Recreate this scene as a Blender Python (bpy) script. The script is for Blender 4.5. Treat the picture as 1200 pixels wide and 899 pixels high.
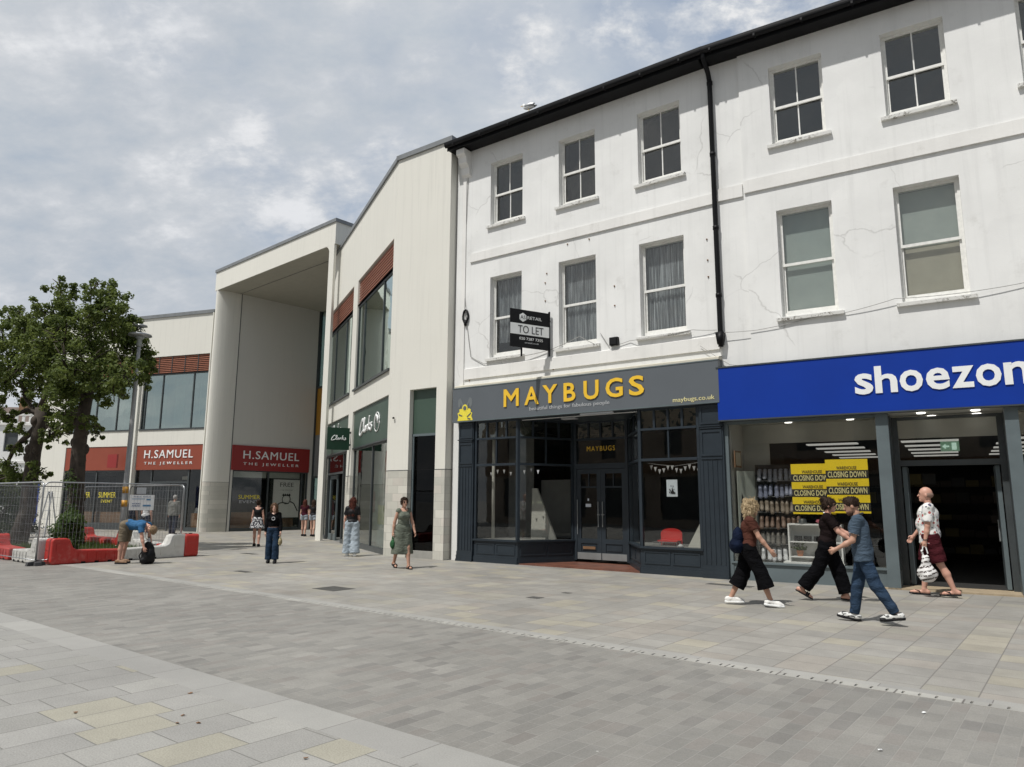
import bpy, math, random
import numpy as np
from mathutils import Vector, Matrix
R_=math.radians
for o in list(bpy.data.objects): bpy.data.objects.remove(o)
scene=bpy.context.scene; COL=scene.collection
# ---------------------------------------------------------------- camera
FPX,PIT,ROLL,CAMH=832.0,R_(9.406),R_(0.33),1.6
_c,_s,_cr,_sr=math.cos(PIT),math.sin(PIT),math.cos(ROLL),math.sin(ROLL)
FW=Vector((0,_c,_s)); R0=Vector((1,0,0)); U0=Vector((0,-_s,_c))
RT=R0*_cr+U0*_sr; UP=U0*_cr-R0*_sr
cam=bpy.data.cameras.new('camera'); cam.sensor_width=36; cam.lens=36*FPX/1200; cam.clip_end=3000; cam.clip_start=.05
camo=bpy.data.objects.new('camera',cam); COL.objects.link(camo)
camo.matrix_world=Matrix(((RT.x,UP.x,-FW.x,0),(RT.y,UP.y,-FW.y,0),(RT.z,UP.z,-FW.z,CAMH),(0,0,0,1)))
scene.camera=camo
# ---------------------------------------------------------------- light
SUN_AZ,SUN_EL=R_(221),R_(60)
SUN_STRENGTH=3.6; SKY_STRENGTH=0.104; EXPOSURE=0.14
scene.view_settings.view_transform='Standard'; scene.view_settings.look='None'
scene.view_settings.exposure=EXPOSURE; scene.view_settings.gamma=1; scene.view_settings.use_curve_mapping=False
sdir=Vector((math.cos(SUN_AZ)*math.cos(SUN_EL),math.sin(SUN_AZ)*math.cos(SUN_EL),math.sin(SUN_EL)))
sl=bpy.data.lights.new('sun','SUN'); sl.energy=SUN_STRENGTH; sl.angle=R_(0.9); sl.color=(1,.975,.935)
so=bpy.data.objects.new('sun',sl); COL.objects.link(so); so.rotation_euler=(-sdir).to_track_quat('-Z','Y').to_euler()
w=bpy.data.worlds.new('World'); scene.world=w; w.use_nodes=True
nt=w.node_tree; N=nt.nodes; Lk=nt.links; N.clear()
def wn(t,**k):
    n=N.new(t)
    for a,b in k.items(): setattr(n,a,b)
    return n
out=wn('ShaderNodeOutputWorld'); bg=wn('ShaderNodeBackground'); bg.inputs[1].default_value=SKY_STRENGTH
sky=wn('ShaderNodeTexSky',sky_type='NISHITA'); sky.sun_disc=False; sky.sun_elevation=SUN_EL
sky.sun_rotation=math.pi/2-SUN_AZ; sky.air_density=1.2; sky.dust_density=2.5
tc=wn('ShaderNodeTexCoord'); sep=wn('ShaderNodeSeparateXYZ'); Lk.new(tc.outputs['Generated'],sep.inputs[0])
def wm(op,a,b=None,clamp=False):
    n=wn('ShaderNodeMath',operation=op); n.use_clamp=clamp
    for i,v in enumerate((a,b)):
        if v is None: continue
        if isinstance(v,(int,float)): n.inputs[i].default_value=v
        else: Lk.new(v,n.inputs[i])
    return n.outputs[0]
# cloud layer: direction projected on a high flat layer
zz=wm('ADD',wm('MAXIMUM',sep.outputs[2],0.0),0.42)
cx_=wm('DIVIDE',sep.outputs[0],zz); cy_=wm('DIVIDE',sep.outputs[1],zz)
cmb=wn('ShaderNodeCombineXYZ'); Lk.new(cx_,cmb.inputs[0]); Lk.new(cy_,cmb.inputs[1]); cmb.inputs[2].default_value=4.3
def wnoise(scale,detail,rough,dist=0.0,off=(0,0,0),vec=None,sc=(1,1,1)):
    mp=wn('ShaderNodeMapping'); mp.inputs['Location'].default_value=off; mp.inputs['Scale'].default_value=sc
    Lk.new(vec or cmb.outputs[0],mp.inputs[0])
    n=wn('ShaderNodeTexNoise'); n.inputs['Scale'].default_value=scale; n.inputs['Detail'].default_value=detail
    n.inputs['Roughness'].default_value=rough; n.inputs['Distortion'].default_value=dist
    Lk.new(mp.outputs[0],n.inputs['Vector']); return n.outputs['Fac']
def wramp(f,pts):
    r=wn('ShaderNodeValToRGB'); e=r.color_ramp.elements
    while len(e)>1: e.remove(e[0])
    e[0].position,e[0].color=pts[0][0],(*pts[0][1],1)
    for p,c in pts[1:]:
        q=e.new(p); q.color=(*c,1)
    Lk.new(f,r.inputs[0]); return r.outputs[0]
def wmix(f,a,b,mode='MIX'):
    n=wn('ShaderNodeMix',data_type='RGBA',blend_type=mode)
    if isinstance(f,(int,float)): n.inputs[0].default_value=f
    else: Lk.new(f,n.inputs[0])
    for i,v in ((6,a),(7,b)):
        if isinstance(v,tuple): n.inputs[i].default_value=(*v,1)
        else: Lk.new(v,n.inputs[i])
    return n.outputs[2]
big=wnoise(0.85,5,0.55,0.3,(3.1,1.7,0))
med=wnoise(3.4,9,0.60,0.12,(7.3,2.2,0),sc=(1,1.3,1))
fine=wnoise(9.5,9,0.62,0.10,(2.3,9.2,0),sc=(1,1.35,1))
mott=wm('ADD',wm('MULTIPLY',med,.55),wm('MULTIPLY',fine,.45))
cl=wramp(mott,[(0.36,(4.3,4.8,5.4)),(0.445,(4.95,5.3,5.7)),(0.50,(5.4,5.65,5.95)),(0.555,(6.1,6.25,6.45)),(0.63,(7.7,7.7,7.75))])
bigd=wramp(big,[(0.36,(1.07,1.07,1.06)),(0.50,(1.0,1.0,1.0)),(0.64,(0.86,0.88,0.91))])
cl2=wmix(1.0,cl,bigd,'MULTIPLY')
gap=wm('ADD',wm('ADD',wm('MULTIPLY',big,.5),wm('MULTIPLY',med,.5)),wm('MULTIPLY',sep.outputs[0],0.38))
gapm=wramp(gap,[(0.42,(0,0,0)),(0.60,(1,1,1))])
hi=wramp(mott,[(0.50,(0,0,0)),(0.585,(1,1,1))])
bf=wm('MULTIPLY',wm('MULTIPLY',gapm,0.88),wm('SUBTRACT',1.0,hi))
skyc=wmix(0.45,sky.outputs[0],(3.9,4.7,5.9))
fin0=wmix(bf,cl2,skyc)
# unseen sky behind the camera dimmed to cut ambient fill on the facades
bk_=wn('ShaderNodeMapRange'); Lk.new(sep.outputs[1],bk_.inputs[0]); bk_.inputs[1].default_value=-.15; bk_.inputs[2].default_value=.25; bk_.inputs[3].default_value=.75; bk_.inputs[4].default_value=1.0
fin=wmix(1.0,fin0,bk_.outputs[0],'MULTIPLY')
Lk.new(fin,bg.inputs[0]); Lk.new(bg.outputs[0],out.inputs[0])
w.cycles.sampling_method='MANUAL'; w.cycles.sample_map_resolution=512

def gnd(px,py,z=0.0):
    d=FW*FPX+RT*(px-600)-UP*(py-449.5); t=(z-CAMH)/d.z; return Vector((d.x*t,d.y*t,z))
def at(px,py,Y):
    d=FW*FPX+RT*(px-600)-UP*(py-449.5); t=Y/d.y; return Vector((d.x*t,Y,CAMH+d.z*t))

# ---------------------------------------------------------------- materials
class NT:
    def __init__(s,name):
        s.m=bpy.data.materials.new(name); s.m.use_nodes=True; s.t=s.m.node_tree; s.n=s.t.nodes; s.l=s.t.links
        s.b=s.n['Principled BSDF']; s.out=s.n['Material Output']; s.tc=s.node('ShaderNodeTexCoord')
        s.obj=s.tc.outputs['Object']
    def node(s,t,**k):
        n=s.n.new(t)
        for a,b in k.items(): setattr(n,a,b)
        return n
    def put(s,v,inp):
        if isinstance(v,(int,float)): inp.default_value=v
        elif isinstance(v,tuple): inp.default_value=(*v,1) if len(inp.default_value)==4 and len(v)==3 else v
        else: s.l.new(v,inp)
    def math(s,op,a,b=None,c=None,clamp=False):
        n=s.node('ShaderNodeMath',operation=op); n.use_clamp=clamp
        for i,v in enumerate((a,b,c)):
            if v is not None: s.put(v,n.inputs[i])
        return n.outputs[0]
    def mix(s,f,a,b,mode='MIX'):
        n=s.node('ShaderNodeMix',data_type='RGBA',blend_type=mode); s.put(f,n.inputs[0]); s.put(a,n.inputs[6]); s.put(b,n.inputs[7]); return n.outputs[2]
    def map(s,sc=(1,1,1),loc=(0,0,0),rot=(0,0,0)):
        n=s.node('ShaderNodeMapping'); n.inputs['Scale'].default_value=sc; n.inputs['Location'].default_value=loc; n.inputs['Rotation'].default_value=rot
        s.l.new(s.obj,n.inputs[0]); return n.outputs[0]
    def noise(s,scale,detail=4,rough=.5,vec=None,dist=0):
        n=s.node('ShaderNodeTexNoise'); n.inputs['Scale'].default_value=scale; n.inputs['Detail'].default_value=detail
        n.inputs['Roughness'].default_value=rough; n.inputs['Distortion'].default_value=dist
        s.l.new(vec or s.obj,n.inputs['Vector']); return n.outputs['Fac']
    def ramp(s,f,pts,interp='LINEAR'):
        r=s.node('ShaderNodeValToRGB'); r.color_ramp.interpolation=interp; e=r.color_ramp.elements
        while len(e)>1: e.remove(e[0])
        def cc(c): return (c,c,c,1) if isinstance(c,(int,float)) else (*c,1)
        e[0].position,e[0].color=pts[0][0],cc(pts[0][1])
        for p,c in pts[1:]:
            q=e.new(p); q.color=cc(c)
        s.l.new(f,r.inputs[0]); return r.outputs[0]
    def bump(s,h,strength=.3,dist=.01):
        n=s.node('ShaderNodeBump'); n.inputs['Strength'].default_value=strength; n.inputs['Distance'].default_value=dist
        s.l.new(h,n.inputs['Height']); s.l.new(n.outputs[0],s.b.inputs['Normal']); return n.outputs[0]
    def base(s,c): s.put(c,s.b.inputs['Base Color'])
    def rough(s,v): s.put(v,s.b.inputs['Roughness'])
def simple(name,col,rough=.6,var=.12,scale=3.0,metal=0,bump=.0,bscale=40,spec=.5,sheen=0):
    t=NT(name); n=t.noise(scale,5,.6)
    lo=tuple(c*(1-var) for c in col); hi=tuple(min(1,c*(1+var)) for c in col)
    t.base(t.ramp(n,[(.3,lo),(.7,hi)])); t.rough(rough); t.b.inputs['Metallic'].default_value=metal
    t.b.inputs['Specular IOR Level'].default_value=spec
    if bump: t.bump(t.noise(bscale,4,.6),bump,.004)
    return t.m
def emit(name,col,st):
    t=NT(name); t.base((.8,.8,.8)); t.put(col,t.b.inputs['Emission Color']); t.b.inputs['Emission Strength'].default_value=st; return t.m
def glass(name,tint=(.75,.8,.78),refl=1.0,wave=.02,extra=0.0,gcol=(.96,.98,.98)):
    t=NT(name); t.n.remove(t.b)
    tr=t.node('ShaderNodeBsdfTransparent'); tr.inputs[0].default_value=(*tint,1)
    gl=t.node('ShaderNodeBsdfGlossy'); gl.inputs['Roughness'].default_value=.015; gl.inputs['Color'].default_value=(*gcol,1)
    fr=t.node('ShaderNodeLayerWeight'); fr.inputs[0].default_value=.5
    sch=t.math('MULTIPLY_ADD',t.math('POWER',fr.outputs['Facing'],5.0),.90,.045)
    b=t.node('ShaderNodeBump'); b.inputs['Strength'].default_value=wave; b.inputs['Distance'].default_value=.05
    t.l.new(t.noise(1.6,2,.5),b.inputs['Height']); t.l.new(b.outputs[0],gl.inputs['Normal'])
    f=t.math('ADD',t.math('MULTIPLY',sch,refl),extra,clamp=True)
    mx=t.node('ShaderNodeMixShader'); t.l.new(f,mx.inputs[0]); t.l.new(tr.outputs[0],mx.inputs[1]); t.l.new(gl.outputs[0],mx.inputs[2])
    t.l.new(mx.outputs[0],t.out.inputs[0]); return t.m
def render_wall(name,base,cracks=True,streak=.10,dirt=.16,stain=(.42,.40,.34)):
    t=NT(name)
    big=t.noise(.45,6,.6); med=t.noise(2.3,6,.65); fine=t.noise(28,4,.6)
    c=t.ramp(big,[(.3,tuple(x*(1-dirt*.55) for x in base)),(.62,base)])
    st=t.noise(3.0,5,.6,vec=t.map((2.6,2.6,.10)))
    stm=t.ramp(st,[(.52,0.0),(.75,1.0)])
    c=t.mix(t.math('MULTIPLY',stm,streak*2.2),c,tuple(x*.62 for x in base))
    pm=t.ramp(med,[(.60,0.0),(.74,1.0)])
    c=t.mix(t.math('MULTIPLY',pm,dirt),c,stain)
    h=t.math('ADD',t.math('MULTIPLY',med,.7),t.math('MULTIPLY',fine,.3))
    if cracks:
        v=t.node('ShaderNodeTexVoronoi',feature='DISTANCE_TO_EDGE'); v.inputs['Scale'].default_value=.42
        dn=t.node('ShaderNodeTexNoise'); dn.inputs['Scale'].default_value=1.3; dn.inputs['Detail'].default_value=6; t.l.new(t.obj,dn.inputs['Vector'])
        vm=t.node('ShaderNodeVectorMath',operation='MULTIPLY_ADD'); t.l.new(dn.outputs['Color'],vm.inputs[0]); vm.inputs[1].default_value=(.55,.55,.55); t.l.new(t.obj,vm.inputs[2])
        t.l.new(vm.outputs[0],v.inputs['Vector'])
        line=t.ramp(v.outputs['Distance'],[(0.0,1.0),(0.0060,0.0)])
        gate=t.ramp(t.noise(.55,3,.5,vec=t.map(loc=(5,2,1))),[(.54,0.0),(.60,1.0)])
        cm=t.math('MULTIPLY',line,gate)
        c=t.mix(t.math('MULTIPLY',cm,.33),c,(.16,.15,.13))
        # repaired, slightly off-white patches
        v2=t.node('ShaderNodeTexVoronoi'); v2.inputs['Scale'].default_value=.55; t.l.new(vm.outputs[0],v2.inputs['Vector'])
        pv=t.ramp(v2.outputs['Color'],[(.62,0.0),(.66,1.0)])
        c=t.mix(t.math('MULTIPLY',pv,.07),c,(.50,.50,.50))
    t.base(c); t.rough(.75); t.bump(h,.35,.012); return t.m
def paver(name,W,Lg,tones,mort=(.2,.19,.17),gap=.004,speck=.12,stain=.15,swap=False,stag=None,wetness=.6,bumpd=.004,gapfade=1.0,big=.35):
    """rows of width W across x, slabs of length Lg along y, in the object's own metres"""
    t=NT(name); sp=t.node('ShaderNodeSeparateXYZ'); t.l.new(t.obj,sp.inputs[0])
    a,b=sp.outputs[0],sp.outputs[1]
    if swap=='xz': a,b=sp.outputs[2],sp.outputs[0]
    elif swap: a,b=b,a
    ar=t.math('DIVIDE',a,W); r=t.math('FLOOR',ar)
    w1=t.node('ShaderNodeTexWhiteNoise',noise_dimensions='1D'); t.l.new(r,w1.inputs['W'])
    off=w1.outputs['Value'] if stag is None else t.math('MULTIPLY',t.math('MODULO',r,2.0),stag)
    br=t.math('ADD',t.math('DIVIDE',b,Lg),off); cc=t.math('FLOOR',br)
    cv=t.node('ShaderNodeCombineXYZ'); t.l.new(r,cv.inputs[0]); t.l.new(cc,cv.inputs[1])
    w2=t.node('ShaderNodeTexWhiteNoise',noise_dimensions='2D'); t.l.new(cv.outputs[0],w2.inputs['Vector'])
    rnd=w2.outputs['Value']
    fa=t.math('FRACT',ar); fb=t.math('FRACT',br)
    da=t.math('MULTIPLY',t.math('MINIMUM',fa,t.math('SUBTRACT',1.0,fa)),W)
    db=t.math('MULTIPLY',t.math('MINIMUM',fb,t.math('SUBTRACT',1.0,fb)),Lg)
    d=t.math('MINIMUM',da,db)
    mr=t.node('ShaderNodeMapRange'); t.l.new(d,mr.inputs[0]); mr.inputs[1].default_value=gap*.4; mr.inputs[2].default_value=gap*1.4; mr.inputs[3].default_value=1; mr.inputs[4].default_value=0
    c=t.ramp(rnd,tones,'CONSTANT')
    sepc=t.node('ShaderNodeSeparateColor'); t.l.new(w2.outputs['Color'],sepc.inputs[0])
    vv=t.math('MULTIPLY_ADD',sepc.outputs[1],.14,.93)
    c=t.mix(1.0,c,vv,'MULTIPLY')
    s1=t.noise(85,3,.75); c=t.mix(1.0,c,t.ramp(s1,[(.3,1-speck),(.7,1+speck)]),'MULTIPLY')
    s2=t.noise(big,6,.65,dist=.4); c=t.mix(1.0,c,t.ramp(s2,[(.30,1-stain),(.65,1.03)]),'MULTIPLY')
    s3=t.noise(2.6,6,.7); c=t.mix(1.0,c,t.ramp(s3,[(.30,1-stain*.6),(.7,1.03)]),'MULTIPLY')
    # small dark gum spots and pale specks
    vo=t.node('ShaderNodeTexVoronoi'); vo.inputs['Scale'].default_value=1.9; vo.inputs['Randomness'].default_value=1; t.l.new(t.obj,vo.inputs['Vector'])
    sc_=t.node('ShaderNodeSeparateColor'); t.l.new(vo.outputs['Color'],sc_.inputs[0])
    rad=t.math('MULTIPLY',t.math('POWER',sc_.outputs[0],4.0),.055)
    sm=t.math('LESS_THAN',vo.outputs['Distance'],rad)
    c=t.mix(t.math('MULTIPLY',sm,.5),c,(.13,.125,.115))
    vo2=t.node('ShaderNodeTexVoronoi'); vo2.inputs['Scale'].default_value=1.3; t.l.new(t.map(loc=(3.3,7.7,0)),vo2.inputs['Vector'])
    sc2=t.node('ShaderNodeSeparateColor'); t.l.new(vo2.outputs['Color'],sc2.inputs[0])
    rad2=t.math('MULTIPLY',t.math('POWER',sc2.outputs[0],8.0),.045)
    c=t.mix(t.math('MULTIPLY',t.math('LESS_THAN',vo2.outputs['Distance'],rad2),.6),c,(.62,.61,.57))
    c=t.mix(t.math('MULTIPLY',mr.outputs[0],gapfade),c,mort)
    t.base(c); t.rough(wetness)
    hh=t.math('ADD',t.math('SUBTRACT',1.0,mr.outputs[0]),t.math('MULTIPLY',s1,.25))
    t.bump(hh,.5,bumpd); return t.m

M={}
M['white']=render_wall('white_render',(.78,.78,.76),streak=.12,dirt=.27,stain=(.44,.43,.40))
M['whitetrim']=render_wall('white_trim',(.78,.77,.74),cracks=False,streak=.12,dirt=.3,stain=(.30,.28,.24))
def peel():
    t=NT('peeling_paint'); m=t.ramp(t.noise(13,6,.72,dist=.6),[(.53,0.0),(.57,1.0)]); g=t.ramp(t.noise(1.7,3,.5),[(.40,0.0),(.60,1.0)])
    t.base(t.mix(t.math('MULTIPLY',m,g),(.76,.755,.72),t.ramp(t.noise(30,3,.6),[(.35,(.13,.115,.10)),(.65,(.42,.40,.35))]))); t.rough(.8); t.bump(t.math('SUBTRACT',1.0,t.math('MULTIPLY',m,g)),.6,.01); return t.m
M['sillpaint']=peel()
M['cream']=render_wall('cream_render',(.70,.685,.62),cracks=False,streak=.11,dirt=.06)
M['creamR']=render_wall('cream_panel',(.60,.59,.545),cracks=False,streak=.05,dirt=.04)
M['stone']=paver('stone_block',.225,.42,[(0,(.56,.545,.48)),(.3,(.62,.60,.53)),(.6,(.52,.51,.45)),(.85,(.60,.565,.50))],mort=(.40,.385,.34),gap=.005,speck=.05,stain=.14,swap='xz',stag=.5,bumpd=.003)
M['paintblack']=simple('black_paint',(.005,.005,.006),.5,.3,spec=.2)
M['lead']=simple('roof_flashing',(.20,.21,.215),.5,.15,metal=.2)
M['slate']=simple('slate_roof',(.09,.09,.095),.7,.3,6,bump=.4)
M['slatedark']=simple('shopfront_slate_blue',(.021,.029,.037),.42,.14,2.5,spec=.35)
M['slateblack']=simple('shopfront_shadow_blue',(.028,.038,.047),.45,.14,2.5)
M['fascia']=simple('fascia_grey',(.105,.118,.130),.42,.05,1.0)
M['yellow']=simple('sign_yellow',(.80,.50,.035),.4,.06)
M['yellowside']=simple('sign_letter_side',(.28,.12,.015),.5,.1)
M['lemon']=simple('lemon_yellow',(.78,.66,.06),.5,.15,30)
M['palegrey']=simple('pale_grey_print',(.45,.46,.47),.5,.05)
M['paleyellow']=simple('pale_yellow_print',(.75,.68,.34),.5,.05)
M['blue']=simple('deep_blue_fascia',(.003,.034,.28),.45,.07,.8,spec=.25)
M['signwhite']=simple('sign_white',(.80,.81,.80),.4,.03)
M['greyframe']=simple('grey_painted_frame',(.115,.142,.150),.42,.12,2,spec=.35)
M['darkframe']=simple('dark_window_frame',(.05,.058,.06),.4,.15)
M['alu']=simple('aluminium_frame',(.30,.32,.32),.4,.1,metal=.5)
M['red']=simple('jeweller_red',(.27,.022,.02),.4,.06,.8)
M['orange']=simple('jeweller_rust_panel',(.25,.052,.026),.45,.07,.8)
M['green']=simple('green_fascia',(.050,.083,.062),.42,.08,.8)
M['dkgreen']=simple('dark_green_sign',(.008,.040,.020),.4,.06)
M['brickred']=simple('terracotta_louvre',(.29,.11,.065),.65,.18,8)
M['louvreback']=simple('louvre_recess',(.02,.018,.016),.8,.1)
M['interior']=simple('dark_interior',(.030,.032,.032),.8,.2)
M['interiorgrey']=simple('grey_interior',(.20,.205,.20),.8,.1)
M['interiorwhite']=simple('white_interior',(.50,.50,.46),.7,.05)
M['sashwhite']=simple('sash_paint',(.74,.735,.70),.5,.10,12,bump=.3,bscale=60)
M['blind']=simple('roller_blind',(.40,.435,.395),.8,.04)
M['blindtan']=simple('tan_blind',(.46,.41,.31),.8,.06)
M['metal']=simple('galvanised_steel',(.36,.37,.38),.38,.12,metal=.7)
M['polemetal']=simple('lamp_post_grey',(.33,.335,.335),.5,.08,metal=.2)
M['black']=simple('black_plastic',(.006,.006,.007),.6,.2,spec=.25)
def plastic(name,c,scuff):
    t=NT(name); n=t.noise(2.2,6,.7); c1=t.ramp(t.noise(.9,4,.6),[(.3,tuple(x*.8 for x in c)),(.7,c)]); m=t.ramp(n,[(.56,0.0),(.72,1.0)]); n2=t.ramp(t.noise(9,5,.7),[(.5,0.0),(.7,1.0)])
    t.base(t.mix(t.math('MULTIPLY',t.math('ADD',t.math('MULTIPLY',m,.35),t.math('MULTIPLY',n2,.15)),1.0),c1,scuff)); t.rough(.5); t.bump(t.noise(9,4,.6),.3,.01); return t.m
M['bred']=plastic('barrier_red',(.50,.030,.022),(.50,.24,.20))
M['bwhite']=plastic('barrier_white',(.64,.63,.59),(.30,.27,.23))
M['paper']=simple('poster_paper',(.60,.66,.72),.6,.05)
M['greypaper']=simple('banner_grey',(.66,.67,.65),.6,.04)
M['print']=simple('print_black',(.02,.02,.022),.6,.1)
M['pyel']=simple('poster_yellow',(.92,.68,.02),.5,.04)
M['redch']=simple('red_chair',(.52,.022,.018),.35,.1)
M['wood']=simple('wood',(.20,.11,.055),.6,.2)
M['orangepanel']=simple('ochre_panel',(.40,.20,.025),.5,.08)
M['bark']=simple('tree_bark',(.060,.047,.036),.9,.35,5,bump=.9,bscale=14)
M['soil']=simple('soil',(.10,.075,.05),.95,.3,4,bump=.8,bscale=20)
M['glassdark']=glass('shop_glass',(.90,.90,.885),.9)
M['glassup']=glass('sash_glass',(.88,.90,.90),1.25,.14,.03,(1,.97,.93))
M['glassgreen']=glass('green_tinted_glass',(.45,.56,.53),1.0,.03,.42,(.84,.95,.92))
M['stainedlight']=glass('transom_glass',(.52,.55,.45),.9,.5,.08)
M['downlight']=emit('downlight',(1,.97,.9),3.2)
M['striplight']=emit('strip_light',(1,1,.95),.36)
M['exitlit']=emit('exit_sign_panel',(.02,.22,.10),.35)
def curtain_mat():
    t=NT('grey_curtain'); n=t.noise(1.0,4,.6,vec=t.map((38,38,.9),),dist=.3)
    t.base(t.ramp(n,[(.32,(.06,.062,.065)),(.50,(.17,.175,.18)),(.66,(.50,.505,.51))])); t.rough(.9); return t.m
M['curtain']=curtain_mat()
def tile_mat():
    t=NT('red_quarry_tile'); b=t.node('ShaderNodeTexBrick'); b.offset=0; b.inputs['Scale'].default_value=1; b.inputs['Brick Width'].default_value=.15; b.inputs['Row Height'].default_value=.15; b.inputs['Mortar Size'].default_value=.006
    b.inputs['Color1'].default_value=(.19,.065,.035,1); b.inputs['Color2'].default_value=(.11,.042,.03,1); b.inputs['Mortar'].default_value=(.09,.06,.05,1); t.l.new(t.obj,b.inputs['Vector'])
    c=t.mix(.5,b.outputs[0],t.ramp(t.noise(3,5,.6),[(.3,(.08,.04,.03)),(.7,(.25,.11,.07))])); t.base(c); t.rough(.4); return t.m
M['quarry']=tile_mat()
def leaf_mat(name,a,b,c):
    t=NT(name); n=t.noise(1.4,3,.6); n2=t.noise(14,2,.5)
    f=t.math('ADD',t.math('MULTIPLY',n,.55),t.math('MULTIPLY',n2,.45))
    t.base(t.ramp(f,[(.36,a),(.5,b),(.66,c)])); t.rough(.55)
    t.b.inputs['Specular IOR Level'].default_value=.35
    tl=t.node('ShaderNodeBsdfTranslucent'); t.l.new(t.ramp(f,[(.36,b),(.66,c)]),tl.inputs[0])
    mx=t.node('ShaderNodeMixShader'); mx.inputs[0].default_value=.40; t.l.new(t.b.outputs[0],mx.inputs[1]); t.l.new(tl.outputs[0],mx.inputs[2]); t.l.new(mx.outputs[0],t.out.inputs[0])
    return t.m
M['leaf']=leaf_mat('tree_leaves',(.040,.064,.014),(.105,.145,.032),(.21,.25,.065))
M['leafbush']=leaf_mat('shrub_leaves',(.04,.075,.018),(.075,.12,.03),(.13,.18,.05))
M['leafdark']=leaf_mat('hedge_leaves',(.016,.028,.010),(.03,.05,.015),(.05,.075,.025))

# ---------------------------------------------------------------- mesh helpers
class MB:
    def __init__(s): s.v=[]; s.f=[]; s.mi=[]; s.xf=None; s.m=0
    def add(s,vs,fs):
        k=len(s.v)
        if s.xf is not None: vs=[tuple(s.xf@Vector(p)) for p in vs]
        s.v+= [tuple(p) for p in vs]; s.f+=[tuple(k+i for i in f) for f in fs]; s.mi+=[s.m]*len(fs)
    def box(s,x0,x1,y0,y1,z0,z1):
        s.add([(x0,y0,z0),(x1,y0,z0),(x1,y1,z0),(x0,y1,z0),(x0,y0,z1),(x1,y0,z1),(x1,y1,z1),(x0,y1,z1)],
              [(0,3,2,1),(4,5,6,7),(0,1,5,4),(1,2,6,5),(2,3,7,6),(3,0,4,7)])
    def quad(s,*p): s.add(p,[tuple(range(len(p)))])
    def prism(s,pts,axis,lo,hi):
        """pts 2-D polygon; axis 'z': (x,y); 'y': (x,z); 'x': (y,z)"""
        n=len(pts)
        def P(p,h): return (p[0],p[1],h) if axis=='z' else ((p[0],h,p[1]) if axis=='y' else (h,p[0],p[1]))
        vs=[P(p,lo) for p in pts]+[P(p,hi) for p in pts]
        fs=[tuple(range(n)),tuple(reversed(range(n,2*n)))]+[(i,(i+1)%n+0,(i+1)%n+n,i+n)[::-1] for i in range(n)]
        s.add(vs,fs)
    def tube(s,path,rad,seg=8,cap=True):
        path=[Vector(p) for p in path]; n=len(path)
        if not hasattr(rad,'__len__'): rad=[rad]*n
        vs=[];fs=[]; prev=None
        for i,p in enumerate(path):
            d=(path[min(i+1,n-1)]-path[max(i-1,0)]).normalized()
            if prev is None:
                a=d.orthogonal().normalized()
            else:
                a=(prev-d*prev.dot(d)); a=a.normalized() if a.length>1e-6 else d.orthogonal().normalized()
            prev=a; b=d.cross(a)
            for k in range(seg):
                t=2*math.pi*k/seg; vs.append(p+(a*math.cos(t)+b*math.sin(t))*rad[i])
        for i in range(n-1):
            for k in range(seg):
                fs.append((i*seg+k,i*seg+(k+1)%seg,(i+1)*seg+(k+1)%seg,(i+1)*seg+k))
        if cap: fs+=[tuple(reversed(range(seg))),tuple(range((n-1)*seg,n*seg))]
        s.add(vs,fs)
    def lathe(s,prof,seg=16,c=(0,0)):
        vs=[];fs=[];n=len(prof)
        for r,z in prof:
            for k in range(seg):
                t=2*math.pi*k/seg; vs.append((c[0]+r*math.cos(t),c[1]+r*math.sin(t),z))
        for i in range(n-1):
            for k in range(seg): fs.append((i*seg+k,i*seg+(k+1)%seg,(i+1)*seg+(k+1)%seg,(i+1)*seg+k))
        fs+=[tuple(reversed(range(seg))),tuple(range((n-1)*seg,n*seg))]
        s.add(vs,fs)
    def ell(s,c,r,seg=12,rings=8):
        vs=[];fs=[]
        for i in range(rings+1):
            ph=math.pi*(i+.001)/(rings+.002)
            for k in range(seg):
                t=2*math.pi*k/seg; vs.append((c[0]+r[0]*math.sin(ph)*math.cos(t),c[1]+r[1]*math.sin(ph)*math.sin(t),c[2]+r[2]*math.cos(ph)))
        for i in range(rings):
            for k in range(seg): fs.append((i*seg+k,(i+1)*seg+k,(i+1)*seg+(k+1)%seg,i*seg+(k+1)%seg))
        s.add(vs,fs)
    def build(s,name,mat,parent=None,smooth=False,mats=None):
        me=bpy.data.meshes.new(name); me.from_pydata(s.v,[],s.f); me.update()
        for m in (mats or [mat]): me.materials.append(m)
        if mats: me.polygons.foreach_set('material_index',s.mi)
        if smooth: me.polygons.foreach_set('use_smooth',[True]*len(me.polygons))
        o=bpy.data.objects.new(name,me); COL.objects.link(o); o.parent=parent; return o
def tag(o,label=None,cat=None,group=None,kind=None):
    if label: o['label']=label
    if cat: o['category']=cat
    if group: o['group']=group
    if kind: o['kind']=kind
    return o
def empty(name,loc,rz=0,label=None,cat=None,group=None):
    o=bpy.data.objects.new(name,None); COL.objects.link(o); o.location=loc; o.rotation_euler=(0,0,rz); o.empty_display_size=.2
    return tag(o,label,cat,group)
def kids(o): return [c for c in bpy.data.objects if c.parent==o]
def copy_tree(o,parent=None):
    c=o.copy(); COL.objects.link(c); c.parent=parent
    for ch in kids(o): copy_tree(ch,c)
    return c
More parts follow.
